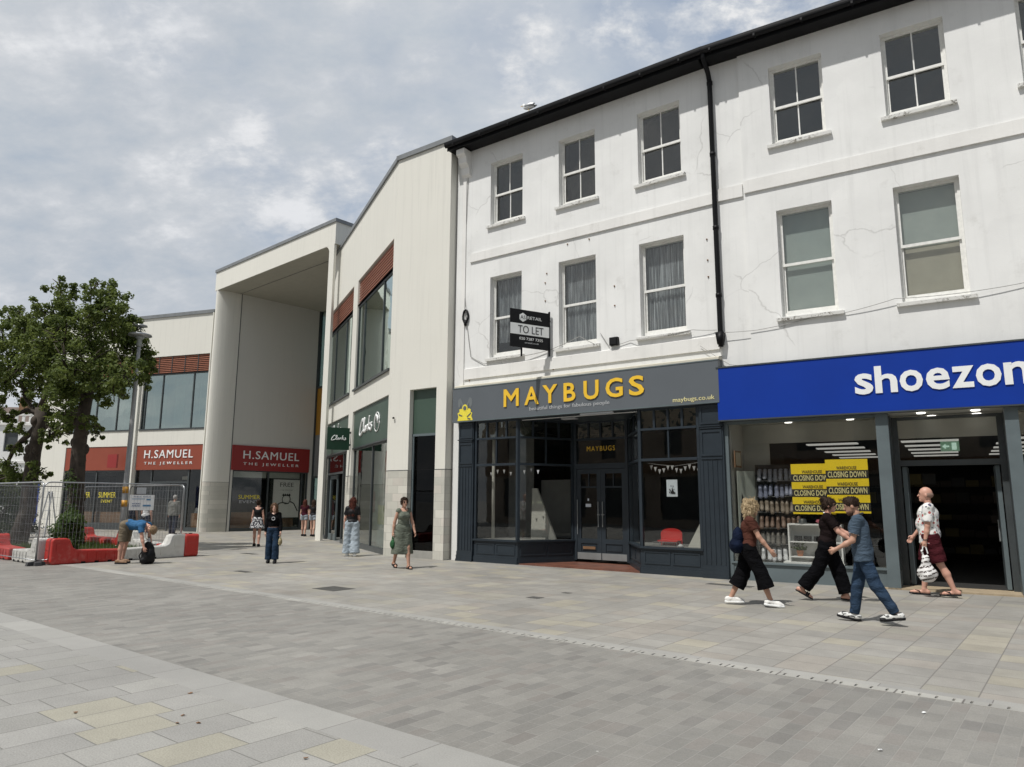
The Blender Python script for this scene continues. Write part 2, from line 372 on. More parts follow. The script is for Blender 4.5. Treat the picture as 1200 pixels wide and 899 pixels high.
def text(name,s,x0,x1,z0,z1,y,parent,mat,depth=.01,bold=0.0,space=1.0,side=None,fit=True,rz=0,shear=0):
    """lettering standing in the x-z plane of its parent, facing -y, fitted to the box"""
    cu=bpy.data.curves.new(name,'FONT'); cu.body=s; cu.extrude=.5; cu.offset=bold; cu.space_character=space; cu.resolution_u=3; cu.shear=shear
    o=bpy.data.objects.new('tmp',cu); COL.objects.link(o)
    dg=bpy.context.evaluated_depsgraph_get(); me=bpy.data.meshes.new_from_object(o.evaluated_get(dg))
    bpy.data.objects.remove(o); bpy.data.curves.remove(cu)
    co=np.zeros(len(me.vertices)*3); me.vertices.foreach_get('co',co); co=co.reshape(-1,3)
    mn,mx=co.min(0),co.max(0)
    X=(co[:,0]-mn[0])/(mx[0]-mn[0])*(x1-x0)+x0; Z=(co[:,1]-mn[1])/(mx[1]-mn[1])*(z1-z0)+z0
    Y=y-(co[:,2]-mn[2])/(mx[2]-mn[2])*depth
    me.vertices.foreach_set('co',np.stack([X,Y,Z],1).ravel()); me.update()
    me.materials.clear(); me.materials.append(mat)
    if side:
        me.materials.append(side)
        for p in me.polygons:
            if abs(p.normal.y)<.7: p.material_index=1
    me.name=name
    q=bpy.data.objects.new(name,me); COL.objects.link(q); q.parent=parent; q.rotation_euler[2]=rz; return q
def wall(mb,x0,x1,z0,z1,y,holes,depth,thick=None):
    """front face with openings and reveals; y is the outer plane, depth the reveal"""
    xs=sorted({x0,x1,*[h[0] for h in holes],*[h[1] for h in holes]}); zs=sorted({z0,z1,*[h[2] for h in holes],*[h[3] for h in holes]})
    for i in range(len(xs)-1):
        for j in range(len(zs)-1):
            cx=(xs[i]+xs[i+1])/2; cz=(zs[j]+zs[j+1])/2
            if any(h[0]<cx<h[1] and h[2]<cz<h[3] for h in holes): continue
            mb.quad((xs[i],y,zs[j]),(xs[i+1],y,zs[j]),(xs[i+1],y,zs[j+1]),(xs[i],y,zs[j+1]))
    for a,b,c,d in holes:
        e=y+depth
        if c>z0+1e-6: mb.quad((a,y,c),(a,e,c),(b,e,c),(b,y,c))
        if d<z1-1e-6: mb.quad((a,y,d),(b,y,d),(b,e,d),(a,e,d))
        mb.quad((a,y,c),(a,y,d),(a,e,d),(a,e,c)); mb.quad((b,y,c),(b,e,c),(b,e,d),(b,y,d))
def frame_of(P,deg): return P,math.radians(deg)
def inner(mb,x0,x1,y0,y1,z0,z1):
    "room seen from inside: back, sides, floor, ceiling"
    mb.quad((x0,y1,z0),(x1,y1,z0),(x1,y1,z1),(x0,y1,z1))
    mb.quad((x0,y0,z0),(x0,y1,z0),(x0,y1,z1),(x0,y0,z1)); mb.quad((x1,y0,z0),(x1,y0,z1),(x1,y1,z1),(x1,y1,z0))
    mb.quad((x0,y0,z0),(x1,y0,z0),(x1,y1,z0),(x0,y1,z0)); mb.quad((x0,y0,z1),(x0,y1,z1),(x1,y1,z1),(x1,y0,z1))
def seg_xf(p0,p1):
    d=Vector((p1[0]-p0[0],p1[1]-p0[1],0)); a=math.atan2(d.y,d.x)
    return Matrix.Translation((p0[0],p0[1],0))@Matrix.Rotation(a,4,'Z'), d.length
# ---------------------------------------------------------------- ground
RD=R_(-38.6)
tU=[(0,(0.337,0.321,0.288)),(.30,(0.319,0.306,0.277)),(.52,(0.360,0.340,0.289)),(.68,(0.342,0.316,0.277)),(.85,(0.386,0.357,0.289)),(.93,(0.310,0.297,0.268))]
M['paveU']=paver('pavement_slabs',.43,.40,tU,mort=(.17,.16,.145),gap=.0055,speck=.16,stain=.30)
tL=[(0,(0.312,0.303,0.281)),(.62,(0.328,0.319,0.293)),(.86,(0.331,0.312,0.252)),(.94,(0.288,0.280,0.257))]
M['paveL']=paver('lower_pavement_slabs',.375,.56,tL,mort=(.15,.145,.13),gap=.0045,speck=.26,stain=.18)
tR=[(0,(0.251,0.241,0.218)),(.3,(0.232,0.224,0.204)),(.55,(0.270,0.259,0.234)),(.8,(0.242,0.226,0.204)),(.93,(0.209,0.200,0.183))]
M['road']=paver('road_setts',.125,.27,tR,mort=(.30,.29,.265),gap=.004,speck=.16,stain=.22,gapfade=.5)
M['edge']=paver('edge_slabs',3.0,.85,[(0,(.332,.324,.300)),(.5,(.312,.304,.283))],mort=(.16,.15,.14),gap=.004,speck=.14,stain=.1,swap=True)
M['channel']=paver('channel_stone',3.0,.50,[(0,(.40,.39,.355)),(.5,(.365,.355,.325))],mort=(.12,.11,.1),gap=.008,speck=.1,stain=.2,swap=True)
M['far']=simple('distant_ground',(.30,.29,.27),.9,.1,.3)
def ground(name,a0,a1,b0,b1,z,mat,label):
    mb=MB(); mb.box(a0,a1,b0,b1,z-.12,z); o=mb.build(name,mat); o.rotation_euler[2]=RD
    return tag(o,label,None,None,'structure')
def _swapfix(): pass
g=MB(); g.quad((-900,-900,-.13),(900,-900,-.13),(900,900,-.13),(-900,900,-.13)); tag(g.build('ground',M['far']),'flat ground reaching to the horizon',None,None,'structure')
ground('pavement',-70,45,7.36,75,0,M['paveU'],'pale square paving slabs in front of the shops')
ground('road',-70,45,3.68,7.08,-.003,M['road'],'strip of small darker grey paving blocks')
ground('pavement',-70,45,-22,3.32,.0,M['paveL'],'grey and buff slabs in the near left corner')
ground('kerb',-70,45,3.32,3.68,.0,M['edge'],'flush row of long pale edging slabs')
ground('kerb',-70,45,7.22,7.36,.0,M['edge'],'thin flush line of edging along the upper pavement')
# slotted drainage channel
mb=MB(); a=-16.0
mb.box(-70,-16,7.08,7.22,-.12,.001)
while a<12:
    mb.box(a,a+.105,7.08,7.22,-.12,.001); mb.box(a+.105,a+.125,7.08,7.108,-.12,.001); mb.box(a+.105,a+.125,7.192,7.22,-.12,.001); a+=.125
mb.box(a,45,7.08,7.22,-.12,.001)
o=mb.build('drain_channel',M['channel']); o.rotation_euler[2]=RD; tag(o,'pale slotted drainage channel along the paving blocks',None,None,'structure')
# covers
def cover(px,py,wd,ln,label,mat='covermetal'):
    p=gnd(px,py); mb=MB(); mb.box(-wd/2,wd/2,-ln/2,ln/2,-.02,.004)
    for i in range(int(wd/.06)): mb.box(-wd/2+.02+i*.06,-wd/2+.05+i*.06,-ln/2+.02,ln/2-.02,.004,.007)
    o=mb.build('drain_cover',M[mat]); o.location=p; o.rotation_euler[2]=RD; tag(o,label,'drain cover')
M['covermetal']=simple('cast_iron_cover',(.10,.098,.09),.6,.2,12)
cover(391,690,.62,.5,'dark square iron cover in the pavement, the largest one')
cover(627,700.5,.24,.2,'small dark iron cover in front of the dark blue shopfront')
cover(664,695,.16,.12,'tiny iron cover nearest the dark blue shopfront')
cover(285,670,.5,.18,'long thin iron cover near the barriers')
cover(292,649,.7,.2,'long thin iron cover behind the woman in jeans')
cover(855,686,.9,.24,'flat iron cover at the foot of the dark blue shopfront')
# leaves and litter lying about
random.seed(5)
for i,(px,py) in enumerate([(223,813),(215,839),(88,836),(208,848),(232,848),(358,890),(1083,836),(1032,880)]):
    mb=MB(); p=gnd(px,py); pts=[]; k=7
    for j in range(k):
        t=2*math.pi*j/k; r=.014*random.uniform(.5,1.2); pts.append((math.cos(t)*r*1.5,math.sin(t)*r,.004+random.random()*.008))
    mb.add(pts,[tuple(range(k))]); mb.add([(x,y,z-.002) for x,y,z in pts],[tuple(reversed(range(k)))])
    o=mb.build('fallen_leaf',M['wood'] if i<6 else M['signwhite']); o.location=p
    tag(o,'small brown dry leaf lying on the paving' if i<6 else 'tiny white scrap of litter on the dark paving blocks','leaf' if i<6 else 'litter','dry leaves on the paving' if i<6 else 'white scraps on the paving blocks')

# ================================================================ MAYBUGS terrace
AM=-35.66; PM=Vector((-1.53,19.79,0))
T1=empty('terraced_building',PM,R_(AM),'white painted three storey terrace building with dark grey and yellow shopfront','building')
WY=.15   # wall plane behind the shopfront line
top3=[(.98,2.10),(3.29,4.40),(5.62,6.75)]
H1=[(a,b,9.40,11.29) for a,b in top3]+[(a,b,5.52,7.84) for a,b in [(1.0,2.08),(3.27,4.38),(5.59,6.74)]]
mb=MB(); wall(mb,-.27,7.56,3.70,11.95,WY,H1,.26)
mb.box(-.27,.06,WY,WY+.3,0,3.70)
mb.quad((-.27,WY,3.7),(-.27,9,3.7),(-.27,9,11.95),(-.27,WY,11.95)); mb.quad((-.27,9,0),(7.56,9,0),(7.56,9,11.95),(-.27,9,11.95))
mb.quad((-.27,WY+.3,0),(-.27,9,0),(-.27,9,3.7),(-.27,WY+.3,3.7))
mb.quad((-.27,WY+.45,11.95),(7.56,WY+.45,11.95),(7.56,9,11.95),(-.27,9,11.95))
mb.build('wall',M['white'],T1)
def band(parent,x0,x1,z0,z1,y,pr,name='string_course'):
    mb=MB(); mb.prism([(y+.02,z0-.0),(y-pr,z0),(y-pr,z1-.03),(y+.02,z1)],'x',x0,x1); return mb.build(name,M['whitetrim'],parent)
band(T1,.28,7.50,8.41,8.69,WY,.045)
band(T1,.12,7.50,4.98,5.31,WY,.04,'string_course')
mb=MB(); mb.prism([(WY+.02,4.717),(-.085,4.717),(-.085,4.765),(-.03,4.79),(WY+.02,4.83)],'x',-.05,7.54); mb.build('cornice',render_wall('cream_trim',(.60,.57,.47),cracks=False,streak=.2,dirt=.3,stain=(.3,.28,.22)),T1)
mb=MB(); mb.box(-.02,.10,WY-.035,WY,3.7,11.6); mb.build('corner_strip',M['whitetrim'],T1)
# corbel bracket under the gutter
mb=MB(); mb.prism([(WY,11.85),(-.22,11.85),(-.22,11.70),(-.12,11.62),(-.10,11.45),(.02,11.35),(.04,11.15),(WY,11.05)],'x',-.04,.26); mb.build('corbel',M['whitetrim'],T1)
def gutter(parent,x0,x1,z=11.9):
    mb=MB(); mb.prism([(WY+.02,z-.01),(WY+.02,z+.05),(-.30,z+.05),(-.30,z-.01)],'x',x0,x1)        # soffit board
    mb.prism([(-.28,z-.04),(-.31,z-.04),(-.31,z+.10),(-.28,z+.10)],'x',x0,x1)                      # fascia board
    n=8; pr=[(-.325+.075*-math.sin(math.pi*i/n)*1-.0, z+.12-.0) for i in range(0)]
    pr=[(-.315,z+.17)]+[(-.385+.07*math.cos(math.pi*i/n),z+.11-.09*math.sin(math.pi*i/n)) for i in range(n+1)]+[(-.455,z+.17)]
    mb.prism(pr,'x',x0,x1)
    x=x0+.3
    while x<x1: mb.box(x,x+.04,-.45,-.30,z+.02,z+.10); x+=1.0
    g=mb.build('gutter',M['paintblack'],parent); return g
gutter(T1,-.32,7.56)
mb=MB(); mb.prism([(-.40,12.07),(-.40,12.10),(4.2,14.6),(4.2,14.5)],'x',-.3,7.56); mb.prism([(9.1,11.9),(9.1,12.0),(4.2,14.6),(4.2,14.5)],'x',-.3,7.56)
mb.quad((-.28,-.3,12.05),(-.28,9,11.9),(-.28,4.2,14.5)); mb.build('roof',M['slate'],T1)
def sash(parent,u0,u1,z0,z1,y,kind,two,rng):
    """kind: dark / curtain / blind / tanblind ; two: vertical glazing bar"""
    mb=MB(); f=.055; ya=y+.165; zm=z0+(z1-z0)*.49
    mb.box(u0,u0+.05,ya-.02,ya+.09,z0,z1); mb.box(u1-.05,u1,ya-.02,ya+.09,z0,z1); mb.box(u0+.05,u1-.05,ya-.02,ya+.09,z1-.06,z1)
    mb.box(u0+.05,u1-.05,ya-.03,ya+.07,z0,z0+.10)
    a,b=u0+.05,u1-.05
    # upper sash (front), lower sash (behind)
    mb.box(a,a+.035,ya,ya+.035,zm,z1-.06); mb.box(b-.035,b,ya,ya+.035,zm,z1-.06); mb.box(a,b,ya-.004,ya+.035,zm-.025,zm+.035)
    mb.box(a,a+.04,ya+.037,ya+.07,z0+.1,zm); mb.box(b-.04,b,ya+.037,ya+.07,z0+.1,zm); mb.box(a+.04,b-.04,ya+.038,ya+.068,z0+.1,z0+.16)
    if two:
        m=(a+b)/2; mb.box(m-.013,m+.013,ya+.003,ya+.033,zm+.035,z1-.06); mb.box(m-.013,m+.013,ya+.04,ya+.066,z0+.16,zm-.025)
    w=mb.build('window',M['sashwhite'],parent)
    p=MB(); p.box(a+.03,b-.03,ya+.016,ya+.020,zm,z1-.05); p.box(a+.03,b-.03,ya+.052,ya+.056,z0+.12,zm); p.build('pane',M['glassup'],w)
    s=MB(); s.prism([(y+.19,z0+.01),(y+.19,z0-.085),(y-.075,z0-.10),(y-.085,z0-.035)],'x',u0-.10,u1+.10); s.build('sill',M['sillpaint'],w)
    bk=MB(); bk.box(u0-.05,u1+.05,y+.65,y+.7,z0-.1,z1+.1); bk.box(u0-.05,u0-.02,y+.27,y+.65,z0-.1,z1+.1); bk.box(u1+.02,u1+.05,y+.27,y+.65,z0-.1,z1+.1); bk.box(u0-.05,u1+.05,y+.27,y+.65,z1+.06,z1+.1); bk.box(u0-.05,u1+.05,y+.27,y+.65,z0-.1,z0-.06); bk.build('dark_room',M['interior'],w)
    if kind=='curtain':
        c=MB(); n=64; vs=[];fs=[]
        for i in range(n+1):
            t=i/n; x=a+.01+(b-a-.02)*t; yy=ya+.13+.022*math.sin(t*60+rng.random()*.9)
            vs+=[(x,yy,z0+.11),(x+rng.uniform(-.004,.004),yy*.2+(ya+.13)*.8,z1-.07)]
        for i in range(n): fs.append((2*i,2*i+2,2*i+3,2*i+1))
        c.add(vs,fs); c.build('curtain',M['curtain'],w,True)
    elif kind=='torn':   # draped to one side, dark gap underneath
        c=MB(); n=40; vs=[];fs=[]; m=10
        for j in range(m+1):
            v=j/m
            for i in range(n+1):
                t=i/n; xr=1.0-.42*(1-v)**1.4; x=a+.01+(b-a-.02)*(1-(1-t)*1.0*xr) if False else a+.01+(b-a-.02)*(t*xr+ (1-xr)*.15)
                vs.append((x,ya+.14+.03*math.sin(t*34+v*5),z0+.45+(z1-.07-z0-.45)*v))
        for j in range(m):
            for i in range(n): k=j*(n+1)+i; fs.append((k,k+1,k+n+2,k+n+1))
        c.add(vs,fs); c.build('curtain',M['curtain'],w,True)
    elif kind=='blind':
        c=MB(); c.box(a,b,ya+.11,ya+.115,z0+.1,z1-.06); c.build('blind',M['blind'],w)
    elif kind=='tanblind':
        c=MB(); c.box(a,b,ya+.11,ya+.115,zm-.02,z1-.06); c.build('blind',M['blind'],w)
        c=MB(); c.box(a,b,ya+.12,ya+.125,z0+.1,zm-.02); c.build('board',M['blindtan'],w)
    return w
rng=random.Random(3)
for a,b in top3: sash(T1,a,b,9.40,11.29,WY,'dark',True,rng)
for (a,b),k in zip([(1.0,2.08),(3.27,4.38),(5.59,6.74)],['torn','curtain','curtain']): sash(T1,a,b,5.52,7.84,WY,k,False,rng)
# downpipe shared at the joint
mb=MB(); mb.tube([(7.56,-.36,12.0),(7.56,-.33,11.82),(7.55,-.02,11.62),(7.55,.06,11.45),(7.55,.07,5.35),(7.55,.07,5.02)],.058,10)
for z in (11.4,9.6,7.8,6.2,5.3): mb.lathe([(.072,z-.04),(.072,z+.04)],10,(7.55,.07))
mb.prism([(7.46,5.34),(7.64,5.34),(7.60,5.06),(7.50,5.06)],'y',-.02,.15)
mb.build('downpipe',M['paintblack'],T1,True)
# cables, junction box, lamp loop and plugs on the wall
def cable(name,pts,r=.008,parent=T1,mat='greycable'):
    mb=MB(); P=[]
    for i in range(len(pts)-1):
        a,b=Vector(pts[i]),Vector(pts[i+1]); sag=.03*(b-a).length
        for k in range(6):
            t=k/6; q=a.lerp(b,t); q.z-=sag*4*t*(1-t)*.5; P.append(q)
    P.append(Vector(pts[-1])); mb.tube(P,r,5); return mb.build(name,M[mat],parent)
M['greycable']=simple('grey_cable',(.30,.295,.28),.6,.1)
cable('wire',[(.14,WY-.02,6.9),(.35,WY-.02,5.62),(.85,WY-.03,5.36),(2.1,WY-.08,5.42),(3.0,WY-.03,5.5),(3.9,WY-.02,5.75),(4.35,WY-.09,5.48)],.009)
cable('wire',[(4.5,WY-.03,5.75),(4.75,WY-.03,5.36),(5.3,WY-.03,5.45),(5.55,WY-.09,5.44),(6.9,WY-.09,5.49),(7.45,WY-.03,5.42)],.007)
cable('wire',[(.14,WY-.02,7.1),(.02,WY-.02,7.9),(.16,WY-.02,11.2)],.007)
mb=MB(); mb.box(4.78,5.0,WY-.10,WY,5.38,5.58); mb.box(4.80,4.98,WY-.12,WY-.10,5.40,5.56); mb.build('junction_box',M['black'],T1)
mb=MB(); P=[(.15+.09*math.sin(t*math.pi/8),WY-.05+.01*(t%3),6.82+.19*math.cos(t*math.pi/8)) for t in range(34)]; mb.tube(P,.028,6); mb.box(.12,.18,WY-.07,WY,6.55,6.72); mb.build('coiled_cable',M['black'],T1,True)
mb=MB()
for u,z in [(3.55,8.28),(4.2,8.28),(2.85,7.35),(2.85,6.85),(4.9,6.9),(4.9,6.4),(7.3,7.6),(7.3,7.1),(7.3,6.7),(3.1,4.98),(3.6,5.02),(3.9,5.02),(2.9,7.6),(.3,4.95)]:
    mb.lathe([(.022,0),(.012,.03)],6); n=len(mb.v)
    for i in range(n-12,n): x,y,z_=mb.v[i]; mb.v[i]=(u+x,WY-z_-.0,z+y)
mb.build('wall_plug',M['wood'],T1)
# ------- shopfront
mb=MB(); mb.box(-.09,7.52,-.10,WY+.05,3.75,4.715); fas=mb.build('fascia',M['fascia'],T1)
mb=MB(); mb.box(-.09,7.52,-.11,-.10,3.75,3.775); mb.box(-.09,7.52,-.11,-.10,4.69,4.715); mb.build('fascia_trim',M['greyframe'],fas)
for ch_,x0_,x1_ in (('A',2.37,2.82),('Y',2.93,3.38),('B',3.565,3.91),('U',4.14,4.56),('G',4.75,5.21),('S',5.37,5.76)):
    text('sign_lettering',ch_,x0_,x1_,4.062,4.532,-.102,fas,M['yellow'],.024,bold=.020,side=M['yellowside'])
mb=MB(); X0,X1,Z0,Z1,tk=1.70,2.19,4.062,4.532,.088; xm=(X0+X1)/2
mb.prism([(X0,Z0),(X0+tk,Z0),(X0+tk,Z1-.15),(xm,Z0+.13),(X1-tk,Z1-.15),(X1-tk,Z0),(X1,Z0),(X1,Z1),(X1-tk,Z1),(xm,Z0+.27),(X0+tk,Z1),(X0,Z1)],'y',-.126,-.102)
mo=mb.build('sign_lettering',M['yellow'],fas); mo.data.materials.append(M['yellowside'])
for p_ in mo.data.polygons:
    if abs(p_.normal.y)<.7: p_.material_index=1
text('sign_lettering','beautiful things for fabulous people',2.52,4.84,3.885,4.005,-.102,fas,M['palegrey'],.006)
text('sign_lettering','maybugs.co.uk',6.45,7.42,3.80,3.93,-.102,fas,M['paleyellow'],.006)
# emblem: yellow beetle with open wings, striped body and round head
mb=MB(); y=-.108
def flat(mb,pts,y0,th=.006): mb.prism(pts,'y',y0-th,y0)
def ell2(cx,cz,rx,rz,n=18,a0=0,a1=2*math.pi): return [(cx+rx*math.cos(a0+(a1-a0)*i/n),cz+rz*math.sin(a0+(a1-a0)*i/n)) for i in range(n+1 if a1-a0<6.2 else n)]
flat(mb,[(.10,3.785),(.13,3.90),(.10,4.0),(.17,4.03),(.16,4.10),(.24,4.12),(.29,4.06),(.43,4.06),(.50,4.12),(.57,4.08),(.56,4.02),(.62,3.98),(.59,3.90),(.64,3.785)],-.102)
flat(mb,ell2(.36,4.13,.095,.105),-.1035); em=mb.build('emblem',M['lemon'],fas)
mb=MB(); flat(mb,ell2(.36,4.13,.055,.06),-.111); flat(mb,[(.15,3.94),(.27,3.90),(.27,3.93),(.15,3.98)],-.110); flat(mb,[(.44,3.90),(.58,4.00),(.58,3.96),(.45,3.87)],-.110); flat(mb,[(.46,3.83),(.55,3.80),(.57,3.83),(.47,3.86)],-.110); mb.build('emblem_detail',M['fascia'],em)
mb=MB()
for sx in (-1,1):
    flat(mb,[(.36+sx*.05,4.2),(.36+sx*.16,4.42),(.36+sx*.20,4.40),(.36+sx*.09,4.16)],-.103,.004); flat(mb,ell2(.36+sx*.2,4.28,.05,.13),-.103,.003)
mb.build('emblem_wings',simple('emblem_grey',(.15,.165,.17),.5,.05),em)
mb=MB(); mb.box(4.0,4.9,-.07,.0,3.70,3.745); mb.build('shop_light',M['palegrey'],T1)
D=M['slatedark']
def pilaster(u0,u1):
    mb=MB(); w=u1-u0
    mb.box(u0,u1,.0,.22,0,3.75); mb.box(u0-.03,u1+.0,-.03,.0,0,.06); mb.box(u0-.02,u1,-.02,.0,.06,.16); mb.box(u0-.01,u1,-.012,.0,.16,.26)
    mb.box(u0+.03,u1-.03,-.035,.0,3.20,3.245); mb.box(u0,u1,-.05,.0,3.245,3.27); mb.box(u0+.03,u1-.03,-.02,.0,2.53,2.56)
    mb.box(u0+.03,u0+.07,-.018,.0,2.6,3.18); mb.box(u1-.07,u1-.03,-.018,0,2.6,3.18); mb.box(u0+.07,u1-.07,-.018,0,3.12,3.18); mb.box(u0+.07,u1-.07,-.018,0,2.6,2.65)
    mb.box(u0+.03,u0+.07,-.018,.0,3.3,3.72); mb.box(u1-.07,u1-.03,-.018,0,3.3,3.72); mb.box(u0+.07,u1-.07,-.018,0,3.66,3.72); mb.box(u0+.07,u1-.07,-.018,0,3.3,3.35)
    n=5
    for i in range(n): x=u0+.06+(w-.12)*i/(n-1); mb.box(x-.008,x+.008,-.014,.0,.30,2.50)
    return mb.build('pilaster',D,T1)
pilaster(.07,.60); pilaster(7.0,7.54)
def glazed(p0,p1,mains,trans,first=True,riser=.56):
    """one straight length of shop window: stall riser, sill, mullions, transoms, panes"""
    xf,L=seg_xf(p0,p1)
    r=MB(); r.xf=xf; r.box(0,L,0,.10,0,riser); r.box(0,L,-.03,0,0,.13); r.box(0,L,-.015,0,.13,.17)
    n=max(1,round(L/.75))
    for i in range(n):
        a,b=.05+(L-.1)*i/n+.03,.05+(L-.1)*(i+1)/n-.03
        r.box(a,b,-.014,0,.47,.50); r.box(a,b,-.014,0,.22,.25); r.box(a,a+.03,-.014,0,.25,.47); r.box(b-.03,b,-.014,0,.25,.47)
    r.build('stall_riser',D,T1)
    w=MB(); w.xf=xf; w.box(-.01,L+.01,-.055,.11,riser,riser+.045)
    w.box(0,.06,-.01,.08,riser+.045,3.75); w.box(L-.06,L,-.01,.08,riser+.045,3.75)
    w.box(.06,L-.06,-.02,.07,2.53,2.59); w.box(.06,L-.06,-.025,.07,3.24,3.29); w.box(.06,L-.06,0,.07,3.70,3.75)
    if mains>1: w.box(L/2-.018,L/2+.018,0,.06,2.59,3.24)
    for i in range(1,trans): x=.06+(L-.12)*i/trans; w.box(x-.025,x+.025,0,.06,3.29,3.70)
    fr=w.build('shop_window',D,T1)
    p=MB(); p.xf=xf; p.box(.05,L-.05,.030,.036,riser+.04,2.54); p.build('pane',M['glassdark'],fr)
    p=MB(); p.xf=xf; p.box(.05,L-.05,.030,.036,2.58,3.25); p.build('pane',M['glassdark'],fr)
    p=MB(); p.xf=xf; p.box(.05,L-.05,.030,.036,3.28,3.71); p.build('pane',M['stainedlight'],fr)
    return fr
glazed((.62,.05),(2.05,.05),2,4); glazed((2.05,.05),(2.88,1.5),2,4)
glazed((4.52,1.5),(5.50,.05),1,2); glazed((5.50,.05),(6.98,.05),2,4)
# doors
mb=MB(); d0,d1,dy=2.90,4.50,1.5
mb.box(d0,d0+.07,dy-.02,dy+.1,.08,3.75); mb.box(d1-.07,d1,dy-.02,dy+.1,.08,3.75); mb.box(d0+.07,d1-.07,dy-.02,dy+.1,2.46,2.60); mb.box(d0+.07,d1-.07,dy-.02,dy+.1,3.22,3.28); mb.box(d0+.07,d1-.07,dy,dy+.1,3.68,3.75)
for i in range(1,4): x=d0+.07+(d1-d0-.14)*i/4; mb.box(x-.025,x+.025,dy,dy+.06,3.28,3.68)
df=mb.build('door_frame',D,T1)
p=MB(); p.box(d0+.06,d1-.06,dy+.03,dy+.036,2.60,3.22); p.build('pane',M['glassdark'],df)
p=MB(); p.box(d0+.06,d1-.06,dy+.03,dy+.036,3.28,3.70); p.build('pane',M['stainedlight'],df)
text('door_lettering','MAYBUGS',3.28,4.12,2.93,3.06,dy+.024,df,M['yellow'],.004,space=1.25)
mid=(d0+d1)/2
for a,b,s in ((d0+.07,mid-.003,1),(mid+.003,d1-.07,-1)):
    mb=MB(); mb.box(a,a+.12,dy,dy+.05,.10,2.45); mb.box(b-.12,b,dy,dy+.05,.10,2.45); mb.box(a+.12,b-.12,dy,dy+.05,.10,.30); mb.box(a+.12,b-.12,dy,dy+.05,.52,.64); mb.box(a+.12,b-.12,dy,dy+.05,2.33,2.45); mb.box(a+.12,b-.12,dy,dy+.05,1.96,2.0)
    m=(a+b)/2; mb.box(m-.014,m+.014,dy,dy+.05,2.0,2.33); mb.box(a+.12,b-.12,dy+.02,dy+.04,.30,.52); mb.box(a+.15,b-.15,dy+.005,dy+.02,.34,.48)
    dd=mb.build('door',D,T1)
    p=MB(); p.box(a+.11,b-.11,dy+.022,dy+.028,.63,1.97); p.box(a+.11,b-.11,dy+.022,dy+.028,1.99,2.34); p.build('pane',M['glassdark'],dd)
    p=MB(); p.box(a+.01,b-.01,dy-.006,dy,.11,.28); p.build('kick_plate',M['alu'],dd)
    p=MB(); hx=b-.06 if s>0 else a+.06; p.tube([(hx,dy-.05,.95),(hx,dy-.05,1.6)],.012,8); p.box(hx-.03,hx+.03,dy-.052,dy,1.25,1.28); p.build('handle',M['alu'],dd)
    if s>0: p=MB(); p.box(a+.18,b-.18,dy-.01,dy+.002,.37,.44); p.build('letterbox',M['wood'],dd)
    if s>0:
        p=MB(); p.tube([(a+.04,dy-.05,.75),(a+.04,dy-.05,1.65)],.011,8); p.build('handle',M['alu'],dd)
        p=MB(); p.box(a+.26,a+.42,dy+.012,dy+.02,1.46,1.54); p.box(a+.32,a+.36,dy+.012,dy+.02,1.62,1.68); p.build('door_sticker',M['paper'],dd)
mb=MB(); mb.prism([(2.02,.06),(5.52,.06),(4.52,1.56),(2.88,1.56)],'z',-.01,.03); mb.build('lobby_floor',M['quarry'],T1)
mb=MB(); mb.prism([(2.06,.08),(5.46,.08),(4.52,1.56),(2.88,1.56)],'z',3.72,3.745); mb.build('lobby_ceiling',D,T1)
mb=MB(); mb.box(3.2,3.62,.35,.5,3.68,3.715); mb.build('ceiling_lamp',M['palegrey'],T1)
# interior
mb=MB(); mb.box(.3,7.4,5.2,5.3,0,3.75); mb.box(.25,.3,.25,5.2,0,3.75); mb.box(7.35,7.4,.25,5.2,0,3.75); mb.box(.3,7.35,.3,5.2,3.76,3.8); mb.build('interior_wall',M['interior'],T1)
mb=MB(); mb.box(.62,2.6,.14,1.6,.02,.60) if False else None; mb.prism([(.62,.16),(2.04,.16),(2.8,1.6),(.62,1.6)],'z',.05,.60); mb.prism([(5.54,.16),(6.95,.16),(6.95,1.6),(4.62,1.6)],'z',.05,.60); mb.build('display_floor',M['interiorgrey'],T1)
mb=MB(); mb.box(.64,1.5,1.6,1.64,.60,3.7); mb.box(1.5,2.8,2.0,2.04,.60,2.2); mb.build('display_backing',M['interiorgrey'],T1)
mb=MB(); mb.tube([(.98,.42,.6),(.98,.42,3.6)],.045,10); mb.build('display_post',M['interiorwhite'],T1,True)
mb=MB(); mb.prism([(1.75,.6),(2.55,.6),(1.95,1.95),(1.80,1.95)],'y',1.1,1.16); mb.prism([(6.45,.6),(6.93,.6),(6.93,1.45)],'y',.5,.55); mb.build('ramp_panel',M['interiorwhite'],T1)
mb=MB()
for i in range(13):
    for s in (0,1):
        x=(.2+i*.22) if s==0 else 5.6+i*.105; 
        if s==0 and (x>2.6 or x<.7): continue
        if s==1 and x>6.85: continue
        zz_=2.45-.10*math.sin(i*.7)**2; mb.prism([(x,zz_),(x+.075,zz_),(x+.037,zz_-.11)],'y',.42,.423)
mb.tube([(5.55,.42,2.5),(6.2,.42,2.42),(6.9,.42,2.5)],.004,4); mb.build('bunting',M['palegrey'],T1)
